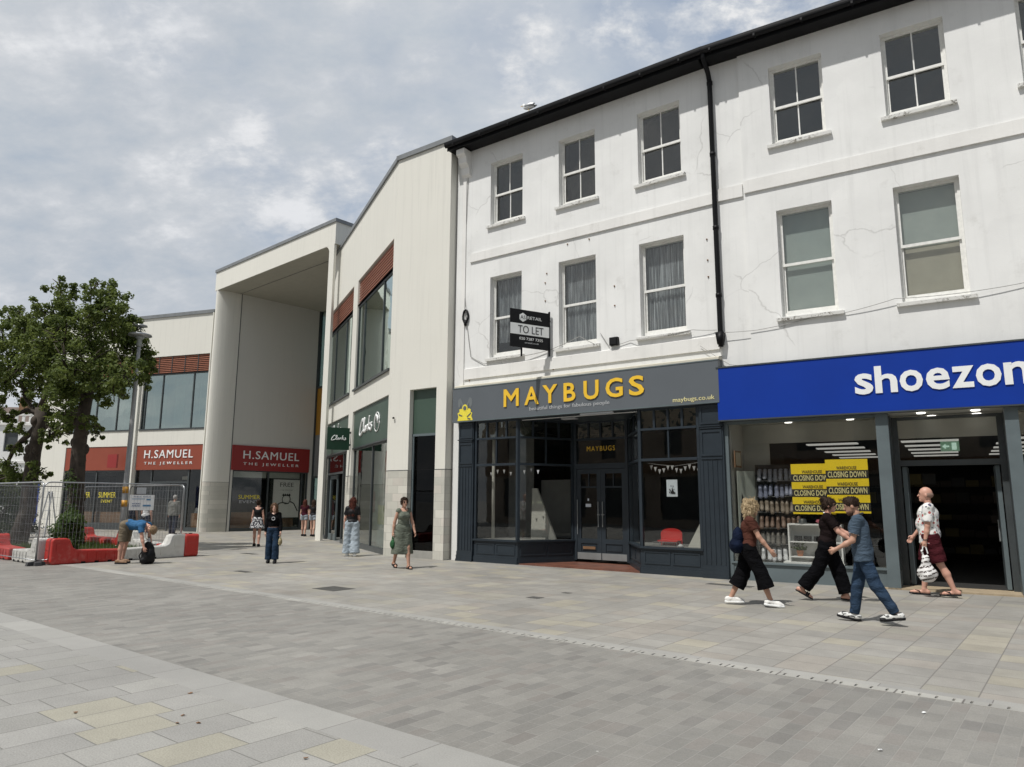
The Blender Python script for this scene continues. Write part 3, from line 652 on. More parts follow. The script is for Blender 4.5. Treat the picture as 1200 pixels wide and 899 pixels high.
# things in the window
def place(parent_loc,ang,u,v,z=0): 
    a=R_(ang); return Vector((parent_loc.x+u*math.cos(a)-v*math.sin(a),parent_loc.y+u*math.sin(a)+v*math.cos(a),z))
ch=empty('chair',place(PM,AM,5.98,.48,.60),R_(AM),'red plastic chair back in the right bay of the dark shop','chair')
mb=MB(); pts=[(-.26,.0)]+[( .30*math.cos(t)*-1*.87,.28+.12*math.sin(t)) for t in [i*math.pi/12 for i in range(13)]]+[(.26,.0)]; mb.prism(pts,'y',.20,.225); mb.build('backrest',M['redch'],ch)
mb=MB(); mb.box(-.24,.24,-.05,.2,.10,.13); mb.build('seat',M['redch'],ch)
for sx in (-.2,.2):
    for sy in (0,.17): mb=MB(); mb.tube([(sx,sy,.1),(sx*1.1,sy,0)],.012,6); mb.build('leg',M['metal'],ch)
cr=empty('wire_basket',place(PM,AM,5.98,.22,.60),R_(AM),'low wire basket on the window ledge beside the red chair','basket')
mb=MB()
for z in (.02,.10): mb.tube([(-.27,0,z),(.27,0,z),(.27,.14,z),(-.27,.14,z),(-.27,0,z)],.004,4)
for i in range(13): mb.tube([(-.27+i*.045,0,.02),(-.27+i*.045,0,.10)],.003,4)
mb.build('wires',M['metal'],cr)
o=MB(); o.lathe([(.05,0),(.07,.015),(.07,.03),(.03,.07),(.0,.075)],12); o=o.build('desk_bell',M['palegrey'],None,True); o.location=place(PM,AM,6.38,.24,.60); tag(o,'small grey dome on the window ledge right of the basket','ornament')
ps=empty('notice',place(PM,AM,6.28,.07,0),R_(AM),'pale blue paper notice with a black drawing taped inside the window','notice')
mb=MB(); mb.box(-.13,.13,.025,.028,1.72,2.10); mb.build('sheet',M['paper'],ps)
mb=MB(); rr=random.Random(9)
for i in range(16): x,z=rr.uniform(-.07,.08),rr.uniform(1.78,1.98); mb.box(x,x+rr.uniform(.01,.03),.020,.024,z,z+rr.uniform(.01,.04))
mb.prism([(-.02,1.78),(.08,1.78),(.0,1.92)],'y',.018,.022); mb.build('drawing',M['print'],ps)
# estate agent's board projecting from the wall
tl0=place(PM,AM,3.06,.10,0); tl1=place(PM,AM,2.54,-1.0,0); dvec=(tl0-tl1); ang=math.atan2(dvec.y,dvec.x)
bd=empty('to_let_board',Vector((tl1.x,tl1.y,5.46)),ang,"black and white estate agent's TO LET board sticking out above the grey fascia",'sign')
Lb=dvec.length*.97; Hb=.99
mb=MB(); mb.box(0,Lb,0,.03,0,Hb); mb.build('board',M['black'],bd)
mb=MB(); mb.box(0,Lb,-.003,0,.335,.62); mb.build('white_band',M['signwhite'],bd)
text('lettering','TO LET',.22,.98,.375,.575,-.0035,bd,M['print'],.003)
text('lettering','RETAIL',.50,.93,.755,.835,-.001,bd,M['signwhite'],.003)
text('lettering','020 7287 7355',.26,.96,.20,.27,-.001,bd,M['signwhite'],.003)
text('lettering','asretail.co.uk',.42,.84,.115,.16,-.001,bd,M['palegrey'],.003)
mb=MB(); hx=[( .365+.115*math.sin(math.pi/3*i),.79+.12*math.cos(math.pi/3*i)) for i in range(6)]; mb.prism(hx,'y',-.004,0); mb.build('hexagon_badge',M['signwhite'],bd)
text('lettering','AS',.29,.44,.745,.84,-.005,bd,M['print'],.002)
mb=MB(); mb.box(Lb*.98,Lb*1.0,-.02,.05,-.15,Hb+.05) ; mb.box(.33,.37,.03,.06,-.22,Hb); mb.tube([(.35,.045,Hb*.8),(Lb+.05,.045,Hb*.8)],.015,6); mb.build('bracket',M['black'],bd)

# ================================================================ shoe shop terrace (slightly turned)
AS=-31.78; PS=Vector((4.5,15.46,0))
T2=empty('terraced_building',PS,R_(AS),'white painted terrace building with cracked render and bright blue shop fascia','building')
w5=[(1.45,2.57),(3.72,4.86),(6.04,7.16),(8.3,9.4)]
H2=[(a,b,9.50,11.36) for a,b in w5]+[(a,b,5.53,7.93) for a,b in w5]
mb=MB(); wall(mb,.78,12,4.40,11.97,WY-.05,H2,.27)
mb.box(.06,.78,WY-.0,WY+.2,4.4,11.97); mb.quad((.78,WY-.05,4.4),(.78,WY,4.4),(.78,WY,11.97),(.78,WY-.05,11.97))
mb.quad((12,WY,0),(12,9,0),(12,9,11.97),(12,WY,11.97)); mb.quad((.06,9,0),(12,9,0),(12,9,11.97),(.06,9,11.97)); mb.quad((0.06,WY+.2,11.97),(12,WY+.2,11.97),(12,9,11.97),(.06,9,11.97))
mb.quad((.06,WY+.1,0),(.06,9,0),(.06,9,4.4),(.06,WY+.1,4.4))
mb.box(8.2,12,.0,.5,0,4.4)
mb.build('wall',M['white'],T2)
band(T2,.80,12,8.48,8.80,WY-.05,.045); band(T2,.10,.75,8.44,8.76,WY,.045)
gutter(T2,-.03,12)
mb=MB(); mb.prism([(-.40,12.07),(-.40,12.10),(4.2,14.6),(4.2,14.5)],'x',-.05,12); mb.prism([(9.1,11.9),(9.1,12.0),(4.2,14.6),(4.2,14.5)],'x',-.05,12); mb.build('roof',M['slate'],T2)
for i,(a,b) in enumerate(w5):
    sash(T2,a,b,9.50,11.36,WY-.05,'dark',True,rng); sash(T2,a,b,5.53,7.93,WY-.05,['blind','tanblind','blind','blind'][i],False,rng)
cable('wire',[(.0,.04,5.35),(.9,.07,5.30),(2.0,.06,5.42),(2.65,.03,5.50)],.007,T2); cable('wire',[(2.6,.07,5.44),(3.6,.03,5.60),(4.9,.03,5.55),(6.2,.07,5.66),(9,.07,5.72)],.007,T2)
cable('wire',[(-.35,.10,5.1),(.3,.08,4.6),(.5,.08,4.56)],.006,T2)
mb=MB(); mb.box(.05,9.2,-.10,WY,3.36,4.50); bf_=mb.build('fascia',M['blue'],T2)
mb=MB(); mb.box(.04,9.2,-.115,WY,4.50,4.53); mb.box(.04,9.2,-.11,.05,3.33,3.358); mb.build('fascia_trim',M['darkframe'],bf_)
SHOE=[('s',2.779,3.105,3.710,4.128),('h',3.14,3.525,3.718,4.252),('o',3.565,3.955,3.712,4.128),('e',4.005,4.39,3.712,4.128),('z',4.42,4.775,3.718,4.120),('o',4.80,5.19,3.712,4.128),('n',5.229,5.62,3.718,4.128),('e',5.66,6.045,3.712,4.128)]
for ch_,x0_,x1_,z0_,z1_ in SHOE: text('sign_lettering',ch_,x0_,x1_,z0_,z1_,-.101,bf_,M['signwhite'],.02,bold=.022)
G=M['greyframe']
mb=MB()
mb.box(.02,.10,.02,.30,0,3.33); mb.box(.10,.20,.06,.16,0.0,3.33)           # left jamb
mb.box(.20,3.08,.08,.30,0,.34); mb.box(.16,3.10,.04,.34,.34,.375)             # riser and sill
mb.box(3.08,3.30,.02,.22,0,3.33); mb.box(3.12,3.30,.22,.75,0,.34)
mb.box(5.17,5.38,.02,.22,0,3.33); mb.box(5.17,5.34,.22,.75,0,.34)
mb.box(5.38,8.2,.08,.30,0,.34); mb.box(5.38,8.2,.04,.34,.34,.375); mb.box(8.1,8.2,.04,.3,.375,3.33)
mb.box(.2,3.08,.08,.16,3.27,3.33); mb.box(5.38,8.1,.08,.16,3.27,3.33)
fr=mb.build('shop_window',G,T2)
p=MB(); p.box(.18,3.1,.115,.125,.37,3.3); p.build('pane',M['glassdark'],fr)
p=MB(); p.box(5.36,8.12,.115,.125,.37,3.3); p.build('pane',M['glassdark'],fr)
# recessed doorway
dy=.62
mb=MB(); mb.box(3.22,3.32,.22,dy,.34,3.3); mb.box(5.17,5.26,.22,dy,.34,3.3)
mb.box(3.30,3.42,dy,dy+.10,0.02,3.3); mb.box(5.07,5.20,dy,dy+.10,.02,3.3); mb.box(3.42,5.07,dy,dy+.10,2.33,2.44); mb.box(3.42,5.07,dy,dy+.1,3.24,3.3)
df=mb.build('door_frame',M['darkframe'],T2)
p=MB(); p.box(3.4,5.1,dy+.04,dy+.05,2.42,3.26); p.build('pane',M['glassdark'],df)
mb=MB(); mb.box(3.44,3.52,dy+.10,dy+.85,.05,2.32); d1_=mb.build('door',G,T2); p=MB(); p.tube([(3.53,dy+.5,.9),(3.53,dy+.5,1.3)],.015,6); p.build('handle',M['alu'],d1_)
mb=MB(); mb.box(4.98,5.05,dy+.10,dy+.85,.05,2.32); d1_=mb.build('door',G,T2); p=MB(); p.tube([(4.96,dy+.5,.9),(4.96,dy+.5,1.3)],.015,6); p.build('handle',M['alu'],d1_)
mb=MB(); mb.box(3.0,5.3,.02,dy+.3,-.01,.03); mb.build('threshold',simple('tan_threshold',(.34,.27,.18),.8,.15,6),T2)
mb=MB(); mb.box(0.1,8.2,.16,1.6,3.34,3.38); mb.build('soffit',M['interiorwhite'],T2)
mb=MB(); mb.box(.14,.17,.17,1.2,.0,3.34); mb.box(.14,8.2,1.22,1.28,2.92,3.34); mb.build('bulkhead',M['interiorwhite'],T2)
for u,v in [(1.18,.4),(1.32,.8),(2.46,.4),(2.55,.8),(3.86,.30),(4.02,.95),(4.75,.30),(4.78,.95),(6.3,.4),(7.3,.4)]:
    mb=MB(); n=18; mb.prism([(u+.075*math.cos(2*math.pi*i/n),v+.075*math.sin(2*math.pi*i/n)) for i in range(n)],'z',3.322,3.339); mb.build('downlight',M['downlight'],T2)
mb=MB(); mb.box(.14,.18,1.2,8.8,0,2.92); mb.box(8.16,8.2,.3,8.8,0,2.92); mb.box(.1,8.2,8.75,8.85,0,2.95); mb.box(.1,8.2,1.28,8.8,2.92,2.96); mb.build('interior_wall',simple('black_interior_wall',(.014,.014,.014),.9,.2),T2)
mb=MB(); mb.box(.18,.8,1.24,1.28,.3,2.92); mb.box(.18,.23,.18,1.2,.37,3.33); mb.build('display_backing',M['interiorwhite'],T2)
for u0 in (1.5,3.4,5.15,6.9):
    for i in range(5):
        mb=MB(); v=1.75+i*1.35; mb.box(u0,u0+1.05,v,v+.30,2.895,2.918); mb.build('strip_light',M['striplight'],T2)
mb=MB(); mb.box(4.12,4.45,1.58,1.62,2.66,2.86); ex=mb.build('exit_sign',M['exitlit'],T2)
mb=MB(); mb.prism([(4.15,2.76),(4.21,2.81),(4.21,2.775),(4.27,2.775),(4.27,2.745),(4.21,2.745),(4.21,2.71)],'y',1.572,1.578); mb.box(4.32,4.40,1.572,1.578,2.69,2.83); mb.build('exit_symbol',emit('exit_white',(.6,.9,.75),.5),ex)
M['blackin']=simple('black_interior',(.012,.012,.012),.9,.2)
mb=MB(); mb.box(.18,8.16,.76,8.75,-.01,.035); mb.build('interior_floor',simple('dark_floor',(.035,.034,.032),.5,.1),T2)
mb=MB(); mb.box(.3,7.35,1.62,5.2,-.01,.035); mb.build('interior_floor',simple('dark_floor',(.04,.038,.035),.5,.1),T1)
# faint stock shelving in the depth of the shop
mb=MB(); rr=random.Random(2)
for v in (3.6,6.2):
    for r in range(5):
        u=.5
        while u<7.9:
            if 3.7<u<4.9 and v<5: u+=.3; continue
            wd=rr.uniform(.22,.34); mb.m=rr.choice([0,0,1,2]); mb.box(u,u+wd*.92,v,v+.3,.35+r*.42,.35+r*.42+rr.uniform(.12,.3)); u+=wd
tag(mb.build('stock_shelving',None,T2,mats=[simple('stock_brown',(.02,.012,.008),.7),simple('stock_grey',(.016,.016,.016),.7),simple('stock_yellow',(.06,.045,.004),.6)]),kind='stuff')

# posters hanging in the window
def poster(u0,u1,z0,z1,v,label):
    e=empty('poster',place(PS,AS,u0,v,z0),R_(AS),label,'poster','closing down posters in the shoe shop window')
    w,h=u1-u0,z1-z0; mb=MB(); mb.box(0,w,0,.012,0,h); mb.build('sheet',M['pyel'],e)
    mb=MB(); bh=h*.155; st=h*.30
    for k in range(3):
        zt=h-.205*h-k*st; mb.box(0,w,-.003,0,zt-bh,zt)
    mb.build('black_band',M['print'],e)
    for k in range(3):
        zt=h-.205*h-k*st
        text('lettering','CLOSING DOWN',.05*w,.95*w,zt-bh*.86,zt-bh*.14,-.0035,e,M['paleyellow'],.003,bold=.02)
        text('lettering','WAREHOUSE',.26*w,.74*w,zt+.012*h,zt+.075*h,-.0005,e,M['print'],.003,bold=.02)
poster(1.40,2.22,1.37,2.40,.34,'yellow and black closing down poster, the left one of the pair')
poster(2.09,2.87,1.40,2.47,.22,'yellow and black closing down poster, the brighter one on the right')
o=empty('picture_frame',place(PS,AS,.32,.28,2.35),R_(AS+80),'small brown picture frame high on the white window return','picture'); mb=MB(); mb.box(-.16,.16,-.02,0,0,.36); mb.build('frame',M['wood'],o); mb=MB(); mb.box(-.12,.12,-.024,-.02,.04,.32); mb.build('print',M['blindtan'],o)
o=empty('panel_board',place(PS,AS,.30,.30,.38),R_(AS+55),'tall pale grey display panel with black leaf shape behind the blonde woman','display panel'); mb=MB(); mb.box(0,.52,0,.02,0,1.9); mb.build('panel',M['blind'],o); mb=MB(); mb.prism([(.02,0),(.30,.0),(.22,1.1),(.10,1.42),(.04,.9)],'y',-.006,0); mb.prism([(.3,.0),(.5,.0),(.40,1.3),(.32,.6)],'y',-.006,0); mb.build('print',M['print'],o)
# shoe rack and shoes
rk=empty('shoe_rack',place(PS,AS,.66,.62,.37),R_(AS+8),'black wall rack hung with rows of shoes at the left of the shop window','rack')
mb=MB(); mb.box(-.04,.90,.14,.18,0,2.05); mb.box(-.06,-.03,.05,.2,0,2.05); mb.box(.88,.91,.05,.2,0,2.05); mb.build('back_panel',M['interior'],rk)
def shoe_mesh():
    mb=MB(); prof=[(0,.035,.03),(.05,.042,.075),(.10,.040,.085),(.15,.036,.06),(.20,.045,.045),(.25,.040,.035),(.275,.02,.02)]
    vs=[];fs=[];n=8
    for x,w_,h_ in prof:
        for k in range(n):
            t=math.pi*k/(n-1); vs.append((x,-w_*math.cos(t),h_*math.sin(t)**.7))
    for i in range(len(prof)-1):
        for k in range(n-1): fs.append((i*n+k,i*n+k+1,(i+1)*n+k+1,(i+1)*n+k))
        fs.append((i*n,(i+1)*n,(i+1)*n+n-1,i*n+n-1))
    fs+=[tuple(range(n)),tuple(reversed(range((len(prof)-1)*n,len(prof)*n)))]
    mb.add(vs,fs); return mb
shoecols=[((.26,.27,.31),'pale grey'),((.17,.19,.27),'grey blue'),((.22,.18,.14),'tan'),((.18,.12,.09),'brown'),((.12,.11,.095),'dark taupe'),((.62,.64,.66),'white')]
for r in range(6):
    colr,nm=shoecols[r]; mt=simple('shoe_'+nm.replace(' ','_'),colr,.5,.25,20); me=None
    z=1.72-r*.335
    mb=MB(); mb.box(-.03,.88,-.02,.14,z-.03,z-.018); mb.build('shelf',M['metal'],rk)
    for c in range(8):
        if me is None:
            o=shoe_mesh().build('shoe',mt); me=o.data
        else: o=bpy.data.objects.new('shoe',me); COL.objects.link(o)
        o.matrix_world=Matrix.Translation(place(PS,AS,.66,.62,.37))@Matrix.Rotation(R_(AS+8),4,'Z')@Matrix.Translation((.04+c*.107,.10,z+.22))@Matrix.Rotation(R_(-90+rng.uniform(-9,9)),4,'Z')@Matrix.Rotation(R_(60+rng.uniform(-14,10)),4,'Y')@Matrix.Scale(rng.uniform(1.0,1.16),4)
        tag(o,f'{nm} shoe hanging in the {["top","second","third","fourth","fifth","bottom"][r]} row of the black rack','shoe',f'{nm} shoes on the {["top","second","third","fourth","fifth","bottom"][r]} row of the rack')
# white display unit
du=empty('display_unit',place(PS,AS,1.28,.30,.375),R_(AS),'white shelf unit with bags and sunglasses standing on the shop window ledge','display unit')
mb=MB(); mb.box(-.10,1.05,-.10,.32,0,.03); mb.build('base',M['signwhite'],du)
mb=MB(); mb.box(0,.03,-.02,.28,.03,.80); mb.box(1.0,1.03,-.02,.28,.03,.80); mb.box(.03,1.0,.25,.28,.03,.77); mb.box(0.03,1.0,-.02,.28,.77,.80); mb.build('frame',M['signwhite'],du)
for z in (.12,.42): mb=MB(); mb.box(.03,1.0,-.01,.25,z,z+.022); mb.build('shelf',M['signwhite'],du)
BP=place(PS,AS,1.28,.30,.375)
def onunit(x,y,z): return place(PS,AS,1.28+x,.30+y,.375+z)
for i,(x,z) in enumerate([(.18,.442),(.36,.442),(.56,.442),(.80,.442)]):
    mb=MB(); mb.box(-.08,.08,.04,.05,.0,.11); mb.tube([(-.07,0,.05),(-.03,-.01,.02),(0,0,.06),(.03,-.01,.02),(.07,0,.05)],.016,6); o=mb.build('sunglasses',M['black']); o.location=onunit(x,.05,z); o.rotation_euler[2]=R_(AS)
    tag(o,'black sunglasses on a card on the middle shelf of the white unit','sunglasses','sunglasses on the white display unit')
for i,(x,lab) in enumerate([(.55,'small dark rounded purse on the lower white shelf, left one'),(.85,'small dark rounded purse on the lower white shelf, right one')]):
    mb=MB(); mb.ell((0,0,.06),(.07,.045,.06)); mb.tube([(-.05,0,.1),(0,0,.16),(.05,0,.1)],.008,5); o=mb.build('purse',M['wood'],None,True); o.location=onunit(x,.08,.142); o.rotation_euler[2]=R_(AS); tag(o,lab,'purse')
o=empty('potted_plant',onunit(.20,.1,.142),R_(AS),'small artificial plant in a terracotta pot on the lower white shelf','plant'); mb=MB(); mb.lathe([(.05,0),(.07,.10),(.075,.11)],12); mb.build('pot',simple('terracotta',(.45,.2,.11),.8),o,True)
mb=MB(); rr=random.Random(4)
for i in range(40):
    a=rr.uniform(0,6.28); l=rr.uniform(.08,.2); b=rr.uniform(.3,1.3); p=Vector((math.cos(a)*math.cos(b)*l,math.sin(a)*math.cos(b)*l*.6,.10+math.sin(b)*l)); mb.tube([(0,0,.1),p],.004,4); mb.ell(p,(.022,.012,.016),6,4)
mb.build('foliage',M['leafbush'],o)
mb=MB(); mb.lathe([(.15,0),(.15,.012),(.08,.02),(.075,.09),(.02,.11)],18); o=mb.build('hat',M['darkframe'],None,True); o.location=onunit(.28,.12,.80); tag(o,'dark brimmed hat lying on top of the white unit','hat')
mb=MB(); mb.ell((0,0,.05),(.15,.09,.05)); mb.box(-.12,.12,-.06,.06,.04,.09); o=mb.build('bag',simple('pink_bag',(.45,.12,.16),.6),None); o.location=onunit(.68,.12,.80); o.rotation_euler[2]=R_(AS); tag(o,'small pink folded bag lying on top of the white unit','bag')
# ================================================================ shopping centre, corner wing
K1=empty('shopping_centre',PM,R_(AM),'cream rendered shopping centre corner wing with green shoe shop fronts and terracotta louvres','building')
def inK(parent,C0,deg):   # helper empty-free: returns matrix from facade metres to the parent's own frame
    return parent.matrix_basis.inverted()@Matrix.Translation(C0)@Matrix.Rotation(R_(deg),4,'Z')
K1m=Matrix.Translation(PM)@Matrix.Rotation(R_(AM),4,'Z')
C0=Vector((-3.644,21.159,0)); A2=-65.02
X2=K1m.inverted()@Matrix.Translation(C0)@Matrix.Rotation(R_(A2),4,'Z')
KY=-.12; KR=-.31; KL=-2.55; KT=12.27
c2l=X2@Vector((0,0,0))   # corner in K1 frame
mb=MB(); KL=c2l.x; kyL=c2l.y
wall(mb,KL,KR,2.47,KT,KY,[(-1.73,-.69,2.47,4.82)],.25)
mb.quad((KR,KY,2.47),(KR,.6,2.47),(KR,.6,KT),(KR,KY,KT))
# side wing wall with openings
mb.xf=X2
E_=-10.75
H=[(E_,-5.87,8.80,9.77),(-5.15,-.25,8.80,9.77),(E_,-5.87,5.60,8.80),(-5.15,-.25,5.60,8.80),(E_,-5.87,2.47,4.78),(-5.15,-.25,2.47,4.78)]
off=(Vector((KL,KY,0))-c2l); 
wall(mb,-11.3,0,2.47,12.25,0,H,.22)
mb.quad((-11.3,0,0),(-11.3,0,12.25),(-11.3,3,12.25),(-11.3,3,0))
mb.xf=None
mb.quad((KL,.6,KT),(KR,.6,KT),(KR,KY,KT),(KL,KY,KT))
mb.build('wall',M['cream'],K1)
mb=MB(); wall(mb,KL,KR,0,2.47,KY-.008,[(-1.73,-.69,-.01,2.47)],.26); mb.quad((KR,KY-.008,0),(KR,.6,0),(KR,.6,2.47),(KR,KY-.008,2.47)); mb.quad((KL,KY,2.47),(KL,KY-.008,2.47),(KR,KY-.008,2.47),(KR,KY,2.47))
mb.xf=X2; 
for a,b in ((-.25,0),(-5.87,-5.15),(-11.3,E_)):
    mb.build('stone_base',M['stone'],K1); mb=MB(); mb.xf=X2; mb.box(a,b,-.008,.22,0,2.47)
mb.build('stone_base',M['stone'],K1)
# shadow joint above the stone
mb=MB(); mb.box(KL,-1.73,KY-.010,KY-.002,2.455,2.475); mb.box(-.69,KR+.003,KY-.010,KY-.002,2.455,2.475); mb.box(KR,KR+.004,KY,.5,2.455,2.475); mb.xf=X2
for a,b in ((-.25,0),(-5.87,-5.15),(-11.3,E_)): mb.box(a,b,-.012,-.002,2.455,2.475)
mb.build('joint',M['darkframe'],K1)
mb=MB(); mb.prism([(KL-.05,KY-.06),(KR+.06,KY-.06),(KR+.06,.6),(KL+.1,.6)],'z',KT,KT+.15); mb.xf=X2; mb.box(-11.35,-.02,-.06,.5,12.252,12.40); mb.build('coping',M['lead'],K1)
mb=MB(); mb.xf=X2; mb.quad((-11.3,.3,12.2),(0,.3,12.2),(3.5,6,12.2),(-11.3,6,12.2)); mb.build('roof',M['lead'],K1)
# louvres
for a,b in ((E_,-5.87),(-5.15,-.25)):
    mb=MB(); mb.xf=X2; mb.box(a,b,.17,.19,8.80,9.77); bk=mb.build('louvre_panel',M['louvreback'],K1)
    mb=MB(); mb.xf=X2
    for i in range(9): z=8.83+i*.104; mb.box(a+.01,b-.01,.06,.085,z,z+.045)
    mb.build('louvre_slats',M['brickred'],bk)
    w_=MB(); w_.xf=X2; w_.box(a,b,.06,.14,8.72,8.80); w_.box(a,b,-.07,.14,5.53,5.60); w_.box(a,a+.07,.06,.14,5.6,8.72); w_.box(b-.07,b,.06,.14,5.6,8.72)
    L=b-a
    ms=[.30,.72] if a<-9 else [.20,.74]
    for m in ms: w_.box(a+L*m-.03,a+L*m+.03,.06,.13,5.6,8.72)
    wn_=w_.build('window',M['darkframe'],K1); p=MB(); p.xf=X2; p.box(a+.05,b-.05,.095,.10,5.6,8.74); p.build('pane',M['glassgreen'],wn_)
    p=MB(); p.xf=X2; p.box(a+.1,a+L*.28,.5,.52,5.65,8.7); p.box(a+L*.5,a+L*.7,.6,.62,5.65,8.7); p.build('blind',M['interiorwhite'],wn_)
# green signs + shopfronts
zb=3.47
mb=MB(); mb.xf=X2; mb.box(-5.15,-.25,.06,.2,zb,4.78); f1=mb.build('fascia',M['green'],K1)
mb=MB(); mb.xf=X2; mb.box(E_,-5.87,.06,.2,zb,4.78); f2=mb.build('fascia',M['green'],K1)
mb=MB(); mb.xf=X2; mb.box(-5.15,-.25,.03,.2,zb-.05,zb); mb.box(E_,-5.87,.03,.2,zb-.05,zb); mb.build('fascia_trim',M['darkframe'],K1)
def strokes(name,paths,x0,x1,z0,z1,y,parent,mat,r,xf=None,seg=6):
    """handwritten lettering from stroke paths given in a unit box"""
    mb=MB(); mb.xf=xf
    for P in paths:
        # smooth the path (Catmull-Rom)
        Q=[]; n=len(P)
        for i in range(n-1):
            p0,p1,p2,p3=[Vector((*P[max(0,min(n-1,j))],0)) for j in (i-1,i,i+1,i+2)]
            for k in range(5):
                t=k/5; Q.append(.5*((2*p1)+(-p0+p2)*t+(2*p0-5*p1+4*p2-p3)*t*t+(-p0+3*p1-3*p2+p3)*t**3))
        Q.append(Vector((*P[-1],0)))
        mb.tube([(x0+(x1-x0)*q.x,y,z0+(z1-z0)*q.y) for q in Q],r,seg)
    return mb.build(name,mat,parent,True)
SCR=[[(.26,.80),(.25,.95),(.18,.92),(.07,.55),(.01,.18),(.04,.03),(.16,.12),(.30,.28)],
     [(.30,.28),(.38,.70),(.38,.98),(.33,.85),(.32,.35),(.36,.18),(.42,.28)],
     [(.52,.48),(.45,.46),(.42,.28),(.46,.17),(.53,.45),(.53,.22),(.58,.26)],
     [(.58,.26),(.62,.50),(.66,.46),(.65,.44)],
     [(.70,.16),(.74,.70),(.78,1.0)],[(.84,.55),(.74,.38),(.86,.16),(.90,.24)],
     [(.97,.56),(.92,.50),(.97,.34),(.92,.17),(.86,.20)]]
strokes('sign_lettering',SCR,-4.10,-2.36,3.82,4.40,.045,f1,M['signwhite'],.035,X2)
mb=MB(); mb.xf=X2; mb.tube([(-1.76+.33*math.cos(t*math.pi/10),.045,4.10+.31*math.sin(t*math.pi/10)) for t in range(21)],.016,5); mb.tube([(-1.95,.045,3.92),(-2.0,.045,4.15),(-1.83,.045,4.33),(-1.66,.045,4.25),(-1.62,.045,4.05)],.04,6); mb.build('round_emblem',M['signwhite'],f1,True)
strokes('sign_lettering',SCR,-9.6,-7.4,4.15,4.62,.045,f2,M['signwhite'],.025,X2)
def xbox(name,mat,parent,xf,*bs):
    mb=MB(); mb.xf=xf
    for b in bs: mb.box(*b)
    return mb.build(name,mat,parent)
# right hand shop window
sw=xbox('shop_window',M['darkframe'],K1,X2,(-5.15,-5.08,.1,.18,.16,zb-.05),(-.32,-.25,.1,.18,.16,zb-.05),(-5.15,-.25,.08,.2,0,.16),(-2.48,-2.40,.1,.18,.16,zb-.05),(-5.08,-.32,.1,.18,zb-.10,zb-.05))
p=MB(); p.xf=X2; p.box(-5.1,-.3,.135,.142,.16,zb-.08); p.build('pane',glass('clear_shop_glass',(.55,.62,.60),1.0,.02,.10),sw)
# left hand: door bay
sw=xbox('shop_window',M['darkframe'],K1,X2,(E_,E_+.08,.1,.18,0,zb-.05),(-5.95,-5.87,.1,.18,0,zb-.05),(-10.0,-9.92,.1,.18,0,zb-.05),(-6.95,-6.87,.1,.18,0,zb-.05),(-9.92,-6.95,.1,.18,2.62,2.70),(E_+.08,-10.0,.08,.2,0,.15),(-6.87,-5.95,.08,.2,0,.15),(E_,-5.87,.1,.18,zb-.1,zb-.05))
p=MB(); p.xf=X2; p.box(E_+.05,-9.95,.135,.142,.1,zb-.08); p.box(-9.95,-6.9,.135,.142,2.68,zb-.08); p.box(-6.9,-5.9,.135,.142,.1,zb-.08); p.build('pane',M['glassdark'],sw)
dr=xbox('door',M['greyframe'],K1,X2,(-9.9,-9.75,.2,.26,.02,2.6),(-8.5,-8.42,.2,.26,.02,2.6),(-9.75,-8.5,.2,.26,.02,.25),(-9.75,-8.5,.2,.26,2.45,2.6)); p=MB(); p.xf=X2; p.tube([(-8.55,.14,1.0),(-8.55,.14,1.5)],.02,6); p.build('handle',M['black'],dr); p=MB(); p.xf=X2; p.box(-9.75,-8.5,.22,.228,.25,2.45); p.build('pane',M['glassdark'],dr)
xbox('interior_wall',M['interior'],K1,X2,(-11.2,0,4.5,4.55,0,4.8),(-5.6,-5.5,.25,4.5,0,4.8),(-11.2,0,.25,4.5,4.80,4.84),(-11.2,-11.15,.25,4.5,0,12),(-11.2,0,4.5,4.55,4.9,12.1))
xbox('interior_floor',M['interiorgrey'],K1,X2,(-11.1,-.3,.25,4.5,5.2,5.3),(-11.1,-.3,.2,4.5,0.0,.015))
xbox('display_wall',M['interiorwhite'],K1,X2,(-4.9,-3.2,.75,.80,.16,3.2),(-3.15,-2.6,.5,.55,.16,3.2))
# window graphics
xbox('poster',M['lemon'],K1,X2,(-2.2,-.9,.30,.31,.85,1.45)); xbox('poster',simple('pale_poster',(.55,.6,.62),.7),K1,X2,(-2.2,-.9,.30,.31,.16,.84)); xbox('poster',simple('crimson_poster',(.42,.03,.06),.7),K1,X2,(-.75,-.4,.30,.31,1.3,2.4),(-3.0,-2.65,.3,.31,1.2,1.9))
# narrow doorway in the corner wall
mb=MB(); mb.box(-1.73,-.69,.04,.13,3.52,4.82); mb.build('fascia',M['green'],K1)
mb=MB(); mb.box(-1.73,-1.66,.03,.13,.2,3.45); mb.box(-.76,-.69,.03,.13,.2,3.45); mb.box(-1.73,-.69,.02,.13,3.45,3.52); df=mb.build('shop_window',M['greyframe'],K1)
p=MB(); p.box(-1.67,-.75,.07,.078,.2,3.46); p.build('pane',glass('dark_shop_glass',(.12,.14,.15),.45,.02),df)
mb=MB(); mb.box(-1.73,-.69,-.05,.13,0,.20); mb.build('step',simple('concrete_step',(.28,.275,.25),.8,.1),K1)
mb=MB(); mb.box(-2.0,-.45,1.2,1.25,0,4.8); mb.box(-2.0,-1.95,.15,1.2,0,4.8); mb.box(-.5,-.45,.15,1.2,0,4.8); mb.build('interior_wall',M['interior'],K1)
mb=MB(); mb.tube([(-2.33,KY-.03,4.02),(-2.33,KY-.07,4.02)],.03,8); mb.build('security_camera',M['black'],K1)
